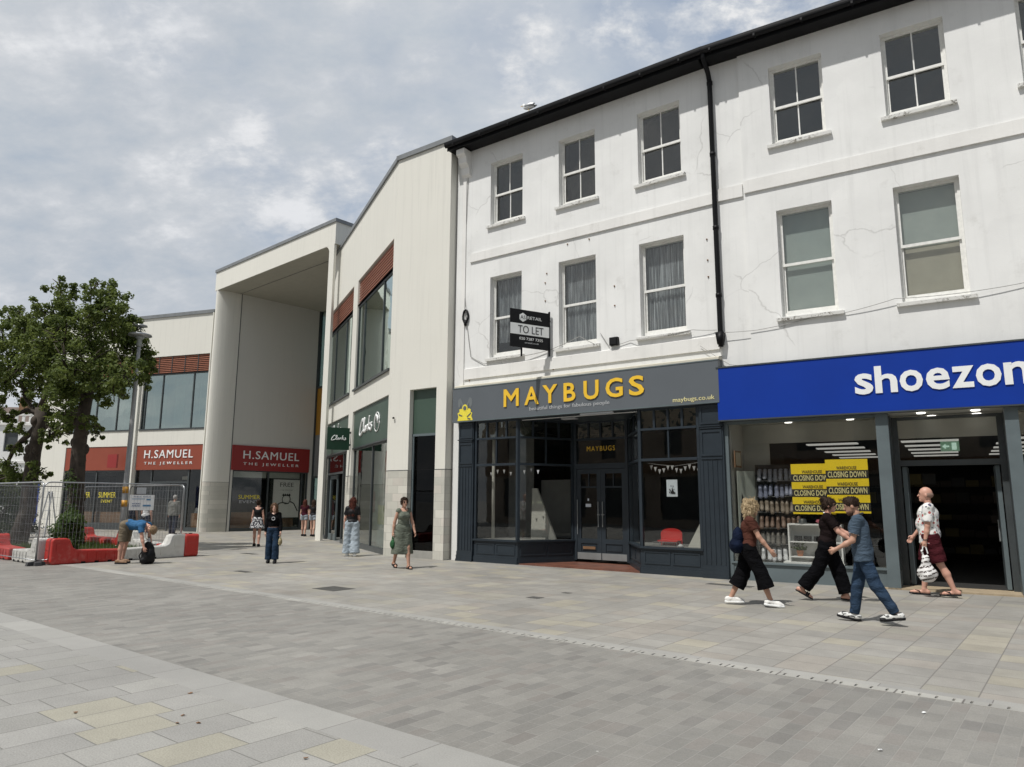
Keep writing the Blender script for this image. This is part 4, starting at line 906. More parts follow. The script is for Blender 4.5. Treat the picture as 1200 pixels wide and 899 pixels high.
# projecting sign on the wing pillar
pw=Matrix.Translation(C0)@Matrix.Rotation(R_(A2),4,'Z'); q=pw@Vector((-5.30,-.86,3.40))
sg=empty('projecting_sign',q,R_(A2+90),'small dark green square sign sticking out from the white pillar','sign')
mb=MB(); mb.box(0,.80,-.05,.05,0,.80); mb.build('panel',M['dkgreen'],sg)
strokes('lettering',SCR,.14,.68,.33,.52,-.055,sg,M['signwhite'],.013)
mb=MB(); mb.box(.80,.86,-.02,.02,.15,.22); mb.box(.80,.86,-.02,.02,.6,.67); mb.build('bracket',M['darkframe'],sg)

# ================================================================ portal and recessed wing
AC=-41.5; PC=Vector((-15.6,36.0,0)); 
PO=empty('entrance_portal',PC,R_(AC),'huge cream concrete portal with rounded column framing the shopping centre entrance','building')
mb=MB()
hv=(Matrix.Rotation(-R_(AC),4,'Z')@(Vector((-14.4,36.54,0))-PC)); hx_,hy_=hv.x,hv.y
prof=[(0,hy_+.02),(0,.25),(.03,.10),(.10,.02),(.20,0)]
for i in range(1,13):
    t=i/12*math.pi/2; prof.append((.20+(hx_-.20)*math.sin(t),(hy_)*(1-math.cos(t))))
prof+=[(hx_+.0,hy_+.02)]
n=len(prof); N1=len(prof)
mb.prism(prof,'z',2.47,12.4); cb=mb.build('column',M['cream'],PO)
mb=MB(); pr2=[(x-(.008 if x<.3 else -.008) ,y-.008) for x,y in prof]; mb.prism(prof,'z',0,2.455); mb.build('stone_base',M['stone'],cb)
mb=MB(); mb.prism([(x*.985+.004,y*1.0+.012) for x,y in prof],'z',2.452,2.473); mb.build('joint',M['darkframe'],cb)
mb=MB(); UE=10.72
mb.box(-.02,UE,0,1.1,12.40,13.38); mb.box(-.02,UE,1.13,9,12.44,13.38); mb.build('canopy',M['cream'],PO)
mb=MB(); mb.box(.02,UE-.02,.02,8.9,12.385,12.398); mb.build('soffit',simple('soffit_shaded',(.36,.345,.29),.8,.05),PO)  # canopy underside: shade put into the colour, darker than the cream render
mb=MB(); mb.box(.02,UE-.02,1.1,1.13,12.378,12.384); mb.build('soffit_joint',M['darkframe'],PO)
mb=MB(); mb.box(-.07,UE+.05,-.05,9,13.38,13.53); mb.build('coping',M['lead'],PO)
mb=MB(); pr=[(10.30,0),(10.66,0),(10.66,.12),(10.30,.12)]; mb.prism(pr,'z',0,12.4); mb.build('column',M['cream'],PO)
mb=MB(); R1=.32
for i in range(8):
    t0=i/8*math.pi/2; t1=(i+1)/8*math.pi/2
    mb.prism([(10.30-R1+R1*math.sin(t0),12.4-R1+R1*math.cos(t0)),(10.30-R1+R1*math.sin(t1),12.4-R1+R1*math.cos(t1)),(10.31,12.4-R1+R1*math.cos(t1)),(10.31,12.4-R1+R1*math.cos(t0))],'y',0.003,.118)
mb.build('haunch',M['cream'],PO)
# recess wall with the red shop
AH=46.64; PH=Vector((-14.4,36.54,0))
HB=empty('shopping_centre',PH,R_(AH),'tall shaded cream wall with a dark red jeweller shopfront under the entrance portal','building')
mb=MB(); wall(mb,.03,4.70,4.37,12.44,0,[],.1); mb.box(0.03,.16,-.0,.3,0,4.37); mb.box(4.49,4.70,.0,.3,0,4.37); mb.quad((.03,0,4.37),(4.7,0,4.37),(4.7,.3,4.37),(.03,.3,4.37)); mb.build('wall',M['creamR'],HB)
mb=MB(); mb.box(.0,.03,-.02,.1,0,12.44); mb.build('joint',M['darkframe'],HB)
mb=MB(); mb.box(.05,4.49,-.06,.1,3.10,4.38); fr=mb.build('fascia',M['red'],HB)
text('sign_lettering','H.SAMUEL',.64,3.84,3.70,4.12,-.061,fr,M['signwhite'],.03,bold=0.0,space=1.12)
text('sign_lettering','THE JEWELLER',.66,3.84,3.33,3.51,-.061,fr,M['signwhite'],.02,space=1.6)
sw=xbox('shop_window',M['darkframe'],HB,None,(.16,.22,.02,.1,0,3.1),(2.12,2.20,.02,.1,.15,3.1),(4.1,4.18,.02,.1,0,3.1),(4.43,4.49,.02,.1,0,3.1),(.22,4.49,0,.1,0,.15),(.22,4.49,.02,.1,3.04,3.1))
p=MB(); p.box(.2,4.45,.055,.062,.15,3.05); p.build('pane',M['glassdark'],sw)
xbox('blind',M['blind'],HB,None,(.22,2.12,.2,.22,2.74,3.1),(2.2,4.1,.2,.22,2.74,3.1))
xbox('interior_wall',M['interior'],HB,None,(.1,4.6,2.6,2.65,0,4.3),(.05,.1,.1,2.6,0,4.3),(4.6,4.65,.1,2.6,0,4.3),(.1,4.6,.1,2.6,4.2,4.25))
xbox('display_stand',M['wood'],HB,None,(.3,2.0,.3,.9,.15,.95),(2.3,4.0,.5,.9,.15,.6))
text('window_lettering','SUMMER',.58,1.76,1.63,1.84,.05,sw,M['lemon'],.004); text('window_lettering','EVENT',.64,1.70,1.42,1.56,.05,sw,M['palegrey'],.004)
pb=xbox('banner',M['greypaper'],HB,None,(2.52,4.07,.10,.12,.66,2.68))
text('banner_lettering','FREE',2.9,3.7,2.30,2.52,.098,pb,M['print'],.004)
text('banner_lettering','ring cleaning',2.95,3.65,2.08,2.16,.098,pb,M['interiorgrey'],.004)
mb=MB()
mb.tube([(3.3+.24*math.cos(t*math.pi/8),.092,1.62+.24*math.sin(t*math.pi/8)) for t in range(17)],.02,5)
mb.tube([(2.6,.092,1.05),(2.9,.092,1.42),(3.1,.092,1.45),(3.45,.092,1.40)],.03,5); mb.tube([(4.0,.092,1.0),(3.75,.092,1.42),(3.55,.092,1.5)],.03,5)
for i in range(4): x=3.12+i*.12; mb.prism([(x-.05,1.8),(x+.05,1.8),(x+.06,1.87),(x,1.94),(x-.06,1.87)],'y',.088,.095)
mb.build('banner_drawing',M['print'],pb)
# back wall of the entrance court: glazing, ochre panel, doors
XB=Matrix.Translation((4.70,0,0))@Matrix.Rotation(R_(AC-AH),4,'Z')
xbox('ochre_panel',M['orangepanel'],HB,XB,(.05,6,.1,.2,5.2,7.85)); xbox('grey_panel',M['interiorgrey'],HB,XB,(.05,6,.1,.2,2.9,5.2))
gz=xbox('window',M['darkframe'],HB,XB,(-.05,.05,.0,.2,0,12.44),(1.8,1.88,.05,.2,7.95,12.4),(3.6,3.68,.05,.2,7.95,12.4),(.05,6,.05,.2,7.85,7.97),(.05,6,.05,.2,2.80,2.9),(1.2,1.28,.05,.2,0,2.8),(2.4,2.48,.05,.2,0,2.8))
p=MB(); p.xf=XB; p.box(.05,6,.12,.13,7.97,12.42); p.box(.05,6,.12,.13,0,2.8); p.build('pane',M['glassgreen'],gz)
xbox('interior_wall',M['interior'],HB,XB,(.05,6,2.5,2.6,0,12.4),(6,6.1,0.1,2.5,0,12.4))

# ================================================================ left wing
AL=-19; PL=Vector((-15.6,36.1,0))
LB=empty('shopping_centre',PL,R_(AL),'long cream shopping centre wing with terracotta louvres, green glass and a sunlit jeweller fascia','building')
LW=-11.6
H=[(-4.38,.0,8.18,9.10),(-9.6,-4.95,8.18,9.10),(-4.38,0,5.22,8.18),(-9.6,-4.95,5.22,8.18),(-4.45,0,0,4.38),(-9.45,-5.05,0,4.36)]
mb=MB(); wall(mb,LW,.0,0,11.25,0,H,.25); mb.quad((LW,0,0),(LW,0,11.25),(LW,5,11.25),(LW,5,0)); mb.box(0.0,.05,-.1,.5,0,11.25); mb.build('wall',M['cream'],LB)
mb=MB(); mb.box(LW-.05,.02,-.07,.5,11.25,11.43); mb.build('coping',M['lead'],LB)
for a,b in ((-4.38,0),(-9.6,-4.95)):
    bk=xbox('louvre_panel',M['louvreback'],LB,None,(a,b,.2,.22,8.18,9.10)); mb=MB()
    for i in range(9): z=8.21+i*.099; mb.box(a+.01,b-.01,.06,.10,z,z+.052)
    for k in range(1,5): x=a+(b-a)*k/5+ (0.0); 
    mb.build('louvre_slats',M['brickred'],bk)
    mb=MB()
    for k in range(1,6): x=b-.86*k; 
    for k in range(1,6):
        x=b-.86*k
        if x>a: mb.box(x-.02,x+.02,.04,.06,8.18,9.10)
    mb.build('louvre_rail',M['darkframe'],bk)
    L=b-a; ms=[-1.08,-3.11,-4.2] if a>-5 else [-6.12,-7.6,-8.8]
    bx=[(a,b,.08,.18,8.10,8.18),(a,b,-.04,.18,5.16,5.24),(a,a+.05,.08,.18,5.24,8.1),(b-.05,b,.08,.18,5.24,8.1)]+[(m-.03,m+.03,.08,.17,5.24,8.1) for m in ms]
    wn_=xbox('window',M['darkframe'],LB,None,*bx); p=MB(); p.box(a+.03,b-.03,.12,.126,5.22,8.12); p.build('pane',M['glassgreen'],wn_)
    xbox('blind',M['blind'],wn_,None,*([(-1.0,-.08,.5,.52,5.2,8.1),(-4.1,-3.2,.5,.52,5.2,8.1),(-2.9,-2.3,.8,.82,5.2,8.1)] if a>-5 else [(-6.0,-5.0,.5,.52,5.2,8.1),(-8.7,-7.8,.5,.52,5.2,8.1)]))
xbox('column',M['cream'],LB,None,(-4.90,-4.50,-.12,.0,0,8.4))
fo=xbox('fascia',M['orange'],LB,None,(-4.40,-.02,.03,.2,3.10,4.38)); text('sign_lettering','H.SAMUEL',-3.88,-.70,3.70,4.12,.029,fo,M['signwhite'],.03,bold=0.0,space=1.12); text('sign_lettering','THE JEWELLER',-3.86,-.70,3.33,3.51,.029,fo,M['signwhite'],.02,space=1.6)
fo=xbox('fascia',M['orange'],LB,None,(-9.42,-5.07,.03,.2,3.10,4.35)); xbox('small_red_sign',M['red'],fo,None,(-5.75,-5.12,-.55,-.45,3.2,3.9))
sw=xbox('shop_window',M['darkframe'],LB,None,(-4.45,-4.38,.1,.2,0,3.1),(-3.42,-3.34,.1,.2,0,3.1),(-1.02,-.92,.1,.2,0,3.1),(-.08,0,.1,.2,0,3.1),(-4.38,-3.42,.1,.2,0,.3),(-.92,-.08,.1,.2,0,.2),(-3.34,-1.02,.1,.2,2.42,2.50),(-3.34,-3.26,.12,.18,.0,2.42),(-2.22,-2.14,.12,.18,0,2.42))
p=MB(); p.box(-4.4,-3.4,.14,.147,.2,3.1); p.box(-3.36,-1.0,.14,.147,2.48,3.1); p.box(-.95,-.05,.14,.147,.2,3.1); p.box(-3.3,-1.0,.15,.157,0,2.44); p.build('pane',M['glassdark'],sw)
sw=xbox('shop_window',M['darkframe'],LB,None,(-9.45,-9.38,.1,.2,0,3.1),(-7.2,-7.12,.1,.2,0,3.1),(-5.12,-5.05,.1,.2,0,3.1),(-9.38,-5.12,.08,.2,0,.35),(-9.38,-5.12,.1,.2,3.0,3.1))
p=MB(); p.box(-9.4,-5.1,.14,.147,.3,3.1); p.build('pane',M['glassdark'],sw)
text('window_lettering','SUMMER',-6.9,-5.7,1.66,1.95,.13,sw,M['lemon'],.004); text('window_lettering','EVENT',-6.7,-5.9,1.40,1.55,.13,sw,M['lemon'],.004)
text('window_lettering','SUMMER',-8.6,-7.5,1.66,1.95,.13,sw,M['lemon'],.004)
xbox('interior_wall',M['interior'],LB,None,(-9.5,0,3.5,3.6,0,8.3),(-9.6,-9.5,.3,3.5,0,8.3),(-.05,.0,.3,3.5,0,8.3),(-9.5,0,.25,3.5,4.5,4.6),(-9.5,0,.25,3.5,8.3,8.4))
xbox('display_stand',M['wood'],LB,None,(-9.2,-7.3,.4,1,.1,.9),(-7,-5.3,.4,1,.1,.9),(-.85,-.15,.35,.7,.1,.9))
xbox('lit_panel',M['interiorwhite'],LB,None,(-2.4,-1.9,1.2,1.22,2.62,2.80))
o=empty('a_board',Vector((0,0,0)),0,'white pavement board leaning by the rounded column','sign'); o.location=gnd(228.5,621.5); o.rotation_euler[2]=R_(AL)
mb=MB(); mb.prism([(0,0),(.03,0),(.28,1.15),(.25,1.15)],'x',-.30,.30); mb.prism([(.53,0),(.50,0),(.25,1.15),(.28,1.15)],'x',-.30,.30); mb.build('board',M['signwhite'],o); 
mb=MB(); mb.prism([(-.006+.03,.15),(.022,.15),(.20,.95),(.205,.95)],'x',-.2,.2); mb.build('print',M['palegrey'],o)

# ================================================================ background left of the trees
bw=empty('distant_building',at(30,600,62)-Vector((0,0,at(30,600,62).z)),R_(8),'white painted building with a balustraded parapet far behind the trees','building')
hz=[(-12+i*2.4,-10.9+i*2.4,5.6,7.4) for i in range(6)]+[(-12+i*2.4,-10.9+i*2.4,1.0,3.2) for i in range(6)]
mb=MB(); wall(mb,-14,2.5,0,8.2,0,hz,.2); mb.quad((2.5,0,0),(2.5,8,0),(2.5,8,8.2),(2.5,0,8.2)); mb.quad((-14,0,8.2),(2.5,0,8.2),(2.5,8,8.2),(-14,8,8.2)); mb.build('wall',M['white'],bw)
mb=MB(); mb.box(-14,2.6,-.18,.1,7.9,8.1); mb.box(-14,2.6,-.12,.1,4.6,4.8)
for i in range(30): mb.box(-14+i*.56,-13.8+i*.56,-.08,.06,8.2,8.75)
mb.box(-14,2.6,-.12,.1,8.75,8.9); mb.build('parapet',M['whitetrim'],bw)
for a,b,c,d in hz: mb=MB(); mb.box(a,b,.15,.18,c,d); mb.build('window',M['darkframe'],bw)
hr=empty('house',at(14,600,95)-Vector((0,0,at(14,600,95).z)),R_(5),'house with a long brown tiled roof far behind the left tree','house')
mb=MB(); mb.box(-26,7,0,10,0,10.5); mb.build('wall',M['interiorgrey'],hr)
mb=MB(); mb.prism([(-.5,10.4),(10.5,10.4),(5,14.3)],'x',-26.5,6.6); mb.build('roof',simple('brown_roof',(.13,.10,.085),.9,.2,3),hr)
mb=MB(); mb.box(-3,-1.9,4,5,12,15.6); mb.build('chimney',M['wood'],hr)

# ================================================================ roadworks enclosure
EA=54.0; EB=141.5; e1=Vector((math.cos(R_(EA)),math.sin(R_(EA)),0)); e2=Vector((math.cos(R_(EB)),math.sin(R_(EB)),0))
A_=Vector((-11.35,17.85,0)); 
def barrier(p,ang,flip,red,label,Lb=1.93):
    prof=[(0,.06),(.05,0),(Lb-.25,0),(Lb-.2,.06),(Lb-.2,.30),(.62,.33),(.50,.38),(.40,.60),(.32,.63),(.04,.63),(0,.58)]
    if flip: prof=[(Lb-.2-x,z) for x,z in prof][::-1]
    o=empty('traffic_barrier',p,ang,label,'barrier','red and white plastic barriers round the tree bed')
    mb=MB(); mb.prism(prof,'y',-.20,.20); m=M['bred'] if red else M['bwhite']
    b=mb.build('body',m,o); bv=b.modifiers.new('bevel','BEVEL'); bv.width=.03; bv.segments=2; bv.limit_method='ANGLE'
    mb=MB(); x0=.08 if not flip else Lb-.5
    mb.lathe([(.05,.625),(.05,.65)],10,(x0+.06,.0)); mb.lathe([(.035,.625),(.035,.64)],8,(x0+.2,.06)); mb.build('filler_cap',M['black'],o)
    mb=MB()
    for k in range(5):
        x=.62+k*.22 if not flip else .12+k*.22; mb.box(x,x+.035,-.215,.215,.08,.27)
    mb.box(.10 if not flip else Lb-.55,.30 if not flip else Lb-.35,-.212,.212,.30,.50); mb.build('moulded_rib',m,o)
    mb=MB()
    for k in range(3):
        x=.7+k*.32 if not flip else .15+k*.32; mb.box(x,x+.10,-.206,-.19,.0,.05)
    mb.build('fork_slot',M['black'],o); return o
a1,a2_=R_(EA),R_(EB)
barrier(A_,a1,False,True,'red barrier with a tall end block at the front corner, left of the bending man')
barrier(A_+e1*1.72,a1,True,False,'white barrier with raised right end directly beside the black rucksack')
bl=A_-e1*.0
barrier(A_+e2*1.98+e1*.05,a2_+math.pi,False if False else True,False,'white barrier sloping up to the front corner post, left of the corner')
barrier(A_+e2*3.95+e1*.05,a2_+math.pi,False,True,'red barrier with a peaked end left of the white one at the road side')
barrier(A_+e2*5.9+e1*.05,a2_+math.pi,True,False,'white barrier at the left edge of the picture')
Bc=A_+e1*3.55
barrier(Bc+e1*.05-e2*.25,a2_,False,True,'red rounded barrier end at the right corner of the enclosure')
barrier(Bc+e1*.05+e2*1.75,a2_,True,False,'white barrier behind the bending man on the far side')
barrier(Bc+e1*.05+e2*3.7,a2_,False,True,'red sloping barrier on the far side behind the bending man')
barrier(Bc+e1*.4+e2*5.6,a2_+.25,True,True,'farthest red barrier seen between the shrub and the bending man')
# Heras fence panels
def fence_panel(p,ang,label,L=3.45,curved=True):
    o=empty('fence_panel',p,ang,label,'fence','wire mesh fence panels round the tree bed')
    mb=MB(); H=2.0; r=.16
    P=[(0,0,0),(0,0,H-r)]+[(r-r*math.cos(t*math.pi/8),0,H-r+r*math.sin(t*math.pi/8)) for t in range(1,5)]+[(L-r+r*math.sin(t*math.pi/8),0,H-r+r*math.cos(t*math.pi/8)) for t in range(0,5)]+[(L,0,0)]
    mb.tube(P,.018,8); mb.tube([(0,0,.12),(L,0,.12)],.012,6); mb.build('frame',M['metal'],o,True)
    mb=MB(); n=42
    for i in range(1,n): x=L*i/n; mb.box(x-.0015,x+.0015,-.002,.002,.12,1.98)
    for i in range(1,9): z=.12+i*.215; mb.box(.02,L-.02,-.0055,-.002,z-.0015,z+.0015)
    mb.build('mesh_infill',M['metal'],o)
    mb=MB(); mb.prism([(-.20,0),(-.18,.08),(-.06,.10),(.06,.10),(.18,.08),(.20,0)],'x',-.07,.07); mb.build('foot_block',simple('rubber_foot',(.05,.05,.05),.9),o) if 'rf' not in M else mb.build('foot_block',M['rf'],o)
    return o
M['rf']=simple('rubber_foot_block',(.05,.05,.052),.9)
fence_panel(A_-e1*.25,a1,'wire mesh fence panel along the front, behind the bending man',3.6)
fence_panel(A_-e1*.25-e2*.02,a2_,'wire mesh fence panel running left from the front corner post')
fence_panel(A_+e2*3.5-e1*.2,a2_,'wire mesh fence panel at the left edge, second from the corner post')
fence_panel(A_-e1*.2+e1*3.6+e2*.05,a2_,'wire mesh fence panel going back from the right end of the enclosure')
fence_panel(A_-e1*.2+e1*3.6+e2*3.6,a2_,'farthest wire mesh fence panel behind the shrub')
fence_panel(A_+e2*6.9+e1*.1,a1+.1,'wire mesh fence panel on the far left behind the trees')
# information board hung on the fence
ib=empty('information_board',at(150.5,598,19.9),a1-R_(18),'white board with blue writing hung on the fence behind the bending man','sign')
Wd=.62
mb=MB(); mb.box(0,Wd,-.03,-.015,0,.42); mb.build('board',M['signwhite'],ib)
M['txtblue']=simple('print_blue',(.02,.06,.20),.6,.05); M['midblue']=simple('print_mid_blue',(.06,.20,.36),.6,.05)
text('lettering','PUBLIC REALM',.10,.52,.355,.385,-.0305,ib,M['txtblue'],.002); mb=MB(); mb.box(.06,.38,-.033,-.03,.30,.315); mb.build('rule',M['midblue'],ib)
text('lettering','WORKS',.06,.28,.16,.20,-.0305,ib,M['txtblue'],.002,bold=.02); text('lettering','AHEAD',.06,.27,.10,.14,-.0305,ib,M['txtblue'],.002,bold=.02)
mb=MB(); mb.box(.34,.54,-.033,-.03,.10,.15); mb.box(.42,.53,-.033,-.03,.27,.31); mb.build('logo_block',M['midblue'],ib)
o=empty('notice_plate',at(160,578,20.2),a1-R_(18),'small grey plate fixed on the fence above the white board','sign'); mb=MB(); mb.box(0,.24,-.02,-.01,-.02,.16); mb.build('plate',M['palegrey'],o)

# bed inside the enclosure
def world_from(b): return A_+e1*b[0]+e2*b[1]
mb=MB(); bed=[(.3,.3),(3.6,.3),(3.9,5.5),(3.2,7.5),(.3,7.2)]
pts=[world_from(b) for b in bed]; mb.add([(p.x,p.y,.0) for p in pts]+[(p.x,p.y,.09) for p in pts],[tuple(range(5,10))]+[(i,(i+1)%5,(i+1)%5+5,i+5) for i in range(5)]); tag(mb.build('soil_bed',M['soil']),'planting bed of earth inside the fence',None,None,'structure')
mb=MB(); rr=random.Random(11)
for i in range(9000):
    p=world_from((rr.uniform(.35,3.6),rr.uniform(.35,6.5))); h=rr.uniform(.05,.20); a=rr.uniform(0,6.28); dx,dy_=math.cos(a)*.012,math.sin(a)*.012; lx,ly=rr.uniform(-.06,.06),rr.uniform(-.06,.06)
    mb.add([(p.x-dx,p.y-dy_,.08),(p.x+dx,p.y+dy_,.08),(p.x+lx,p.y+ly,.08+h)],[(0,1,2)])
tag(mb.build('grass',M['leafbush']),'rough green grass in the bed inside the fence','grass',None,'stuff')

def leaves(mb,c,r,n,rr,size=.115,flatz=.85):
    for i in range(n):
        while True:
            d=Vector((rr.gauss(0,1),rr.gauss(0,1),rr.gauss(0,1)))
            if d.length>.1: break
        d.normalize(); rad=r*(rr.random()**.45)*rr.uniform(.8,1.1); p=Vector(c)+Vector((d.x*rad,d.y*rad,d.z*rad*flatz))
        n_=(d+Vector((rr.uniform(-.8,.8),rr.uniform(-.8,.8),rr.uniform(-.3,1.0)))).normalized(); t=n_.orthogonal().normalized(); t=(Matrix.Rotation(rr.uniform(0,6.28),3,n_)@t); b=n_.cross(t); s=size*rr.uniform(.6,1.25)
        fold=n_*s*.18
        mb.add([p-t*s*.5,p-b*s*.34+fold,p+t*s*.55,p+b*s*.34+fold],[(0,1,2),(0,2,3)])
def tree(name,label,base,trunkpts,r0,clusters,seed,ld=500):
    rr=random.Random(seed); o=empty(name,base,0,label,'tree')
    bl_=lambda p: Vector(p)-Vector(base)
    mb=MB(); T=[bl_(p) for p in trunkpts]; n=len(T); mb.tube(T,[r0*(1.15 if i==0 else 1)*(1-.35*i/(n-1)) for i in range(n)],12)
    for i in range(9): # burrs
        t=rr.uniform(.1,.9); k=int(t*(n-1)); p=T[k].lerp(T[k+1],t*(n-1)-k); a=rr.uniform(0,6.28); mb.ell(p+Vector((math.cos(a)*r0*.6,math.sin(a)*r0*.6,0)),(r0*.5,r0*.5,r0*.7),8,6)
    mb.build('trunk',M['bark'],o,True)
    # limbs: connect clusters to fork points on the upper trunk
    lm=MB(); forks=[T[-1],T[-2].lerp(T[-1],.6),T[-2].lerp(T[-1],.2)]
    hubs=[]
    cs=[(bl_(c),r) for c,r in clusters]; cs.sort(key=lambda q:q[0].z)
    for c,r in cs:
        cand=[(f,r0*.45) for f in forks]+hubs
        best=min(cand,key=lambda h:(h[0]-c).length+ (3 if h[0].z>c.z+.2 else 0))
        a,ra=best; m1=a.lerp(c,.5)+Vector((rr.uniform(-.25,.25),rr.uniform(-.25,.25),rr.uniform(-.05,.35))); rs=min(ra,.16)
        lm.tube([a,a.lerp(m1,.5)+Vector((rr.uniform(-.08,.08),rr.uniform(-.08,.08),0)),m1,c],[rs,rs*.8,rs*.62,rs*.35],7); hubs.append((m1,rs*.62)); hubs.append((c,rs*.4))
        for k in range(5):
            d=Vector((rr.gauss(0,1),rr.gauss(0,1),rr.gauss(.3,1))).normalized()*r*.9; lm.tube([c,c+d*.5+Vector((0,0,.05)),c+d],[.03,.02,.008],4)
    lm.build('limb',M['bark'],o,True)
    lf=MB()
    for c,r in cs:
        leaves(lf,c,r*.72,int(ld*r*r),rr)
        for k in range(int(5+5*r)): # sub clumps give an uneven outline
            d=Vector((rr.gauss(0,1),rr.gauss(0,1),rr.gauss(0,1))).normalized()*r*rr.uniform(.75,1.05); leaves(lf,c+d,r*.27,int(ld*.17*r),rr,.12)
    lf.build('crown',M['leaf'],o); return o
rr=random.Random(8)
def CL(lst,Y): return [(at(x,y,Y+(rr.uniform(-1.3,1.3) if x<148 else 1.2)),r) for x,y,r in lst]
b1=Vector((-13.75,22.9,0))
tr1=[b1,at(88,600,22.9),at(90,560,22.9),at(93,520,22.8),at(98,485,22.8),at(104,455,22.8)]
c1=CL([(71,338,.42),(76,352,.42),(107,343,.55),(124,348,.6),(136,360,.6),(128,375,.7),(148,382,.55),(158,388,.5),(163,405,.5),(160,425,.6),(172,432,.4),(150,410,.8),(132,398,.9),(108,372,.8),(88,372,.8),(64,372,.7),(50,366,.5),(100,400,1.0),(76,402,.9),(124,424,1.0),(146,436,.7),(100,430,1.0),(78,432,.9),(60,398,.7),(62,428,.7),(110,455,.7),(84,462,.8),(132,452,.6),(64,462,.6),(160,446,.45),(92,490,.55),(76,488,.55),(66,508,.40),(108,500,.35),(112,506,.3),(58,512,.32)],22.8)
tree('tree','taller leafy tree with a dark ivy clad trunk, right of the two trees',b1,tr1,.27,c1,21)
b2=Vector((-16.6,24.4,0))
tr2=[b2,at(32,600,24.4),at(36,560,24.4),at(40,530,24.4),at(47,500,24.2),at(48,478,24.2)]
c2=CL([(12,378,.6),(28,378,.6),(40,388,.7),(22,400,.9),(4,405,.8),(48,405,.8),(34,424,.9),(10,428,.8),(-12,420,.9),(54,430,.7),(28,448,.7),(6,450,.7),(48,456,.6),(-14,450,.7),(-6,480,.5),(10,490,.35),(30,470,.45),(20,504,.3),(56,486,.5),(-30,430,.8),(22,528,.35),(10,548,.55),(-2,565,.7),(24,560,.55),(44,555,.4)],24.0)
tree('tree','leafy tree with a leaning trunk at the left edge of the picture',b2,tr2,.27,c2,33)
# shrubs
def shrub(p,r,h,n,label,mat='leafbush',seed=1,stems=True):
    rr=random.Random(seed); o=empty('shrub',p,0,label,'shrub'); mb=MB()
    for i in range(9): a=rr.uniform(0,6.28); mb.tube([(0,0,0),(math.cos(a)*r*.4,math.sin(a)*r*.4,h*.5),(math.cos(a)*r*.7,math.sin(a)*r*.7,h*.8)],[.02,.015,.006],5)
    mb.build('stem',M['bark'],o); mb=MB()
    for i in range(16):
        a=rr.uniform(0,6.28); q=rr.random()**.5*r*.62; leaves(mb,(math.cos(a)*q,math.sin(a)*q,rr.uniform(.12,.85)*h),r*.42,n//16,rr,.10,.9)
    mb.build('foliage',M[mat],o)
shrub(world_from((.95,1.55)),.62,1.32,2600,'round green shrub at the foot of the taller tree, inside the fence',seed=4)
mbx=MB(); rr2=random.Random(6)
iv=Vector((-13.75,22.9,0))
for i in range(22):
    p=at(88+rr2.uniform(-5,5),rr2.uniform(555,640),22.75)-Vector((0,rr2.uniform(.1,.3),0)); leaves(mbx,p,.22,26,rr2,.09)
o=mbx.build('ivy',M['leafbush']); tag(o,'ivy climbing up the trunk of the taller tree','ivy')
shrub(at(4,600,27)-Vector((0,0,at(4,600,27).z)),1.3,2.6,2600,'large dark shrub at the left edge behind the fence','leafdark',7)
shrub(at(-14,600,25)-Vector((0,0,at(-14,600,25).z)),1.2,2.3,2000,'dark shrub cut by the left picture edge','leafdark',9)
shrub(at(28,600,30)-Vector((0,0,at(28,600,30).z)),.9,2.3,1800,'dark shrub between the two tree trunks behind the fence','leafdark',12)
# lamp post
lp=Vector((gnd(140.5,646).x,gnd(140.5,646).y,0)); Ht=at(165.5,392,lp.y).z
L0=empty('street_lamp',lp,0,'tall grey street lamp with a flat round head and orange bands','street lamp')
mb=MB(); mb.tube([(0,0,0),(0,0,1.3),(0,0,Ht-1.0),(0,0,Ht-.3)],[.088,.082,.062,.05],14); mb.build('post',M['polemetal'],L0,True)
for z in (1.36,1.78): mb=MB(); mb.lathe([(.090,z),(.088,z+.20)],14); mb.build('reflective_band',simple('band_orange',(.55,.27,.03),.5),L0,True)
mb=MB(); mb.lathe([(.06,Ht-.42),(.09,Ht-.35),(.07,Ht-.18),(.12,Ht-.14),(.16,Ht-.08)],14); mb.build('lantern',M['alu'],L0,True)
mb=MB(); mb.lathe([(.10,Ht-.09),(.36,Ht-.05),(.34,Ht+.0),(.12,Ht+.06),(.0,Ht+.07)],24); mb.build('lamp_head',M['metal'],L0,True)
mb=MB(); mb.tube([(0,0,Ht+.05),(0,0,Ht+.26)],.02,6); mb.lathe([(.0,Ht+.24),(.20,Ht+.27),(.18,Ht+.31),(.0,Ht+.33)],18); mb.build('finial',M['metal'],L0,True)
# kiosk, blue banner and ladder-like frame seen through the fence
kp=at(66,600,40); kp.z=0
k=empty('kiosk',kp,R_(-19),'dark grey market kiosk with steel front behind the fence','kiosk')
mb=MB(); mb.box(-1.6,1.4,0,2,0,2.9); mb.box(-1.8,1.6,-.3,2.2,2.9,3.25); mb.build('body',M['darkframe'],k); mb=MB(); mb.box(-.4,1.2,-.04,0,.9,2.2); mb.box(-1.3,-.7,-.04,0,.3,2.3); mb.build('front_panel',M['metal'],k)
mb=MB(); [mb.box(-.2,1.0,-.07,-.04,1.0+i*.4,1.18+i*.4) for i in range(3)]; mb.build('menu_board',M['palegrey'],k)
bp=at(38,600,33); bp.z=0
b=empty('blue_banner',bp,R_(-10),'tall dark blue feather banner beside the dark shrub behind the fence','banner'); mb=MB(); mb.box(-.22,.22,0,.02,.4,2.35); mb.build('cloth',M['blue'],b); mb=MB(); mb.tube([(-.24,.01,0),(-.24,.01,2.45)],.015,6); mb.box(-.3,.3,-.2,.2,0,.05); mb.build('pole',M['metal'],b)
lp2=at(50,600,31); lp2.z=0
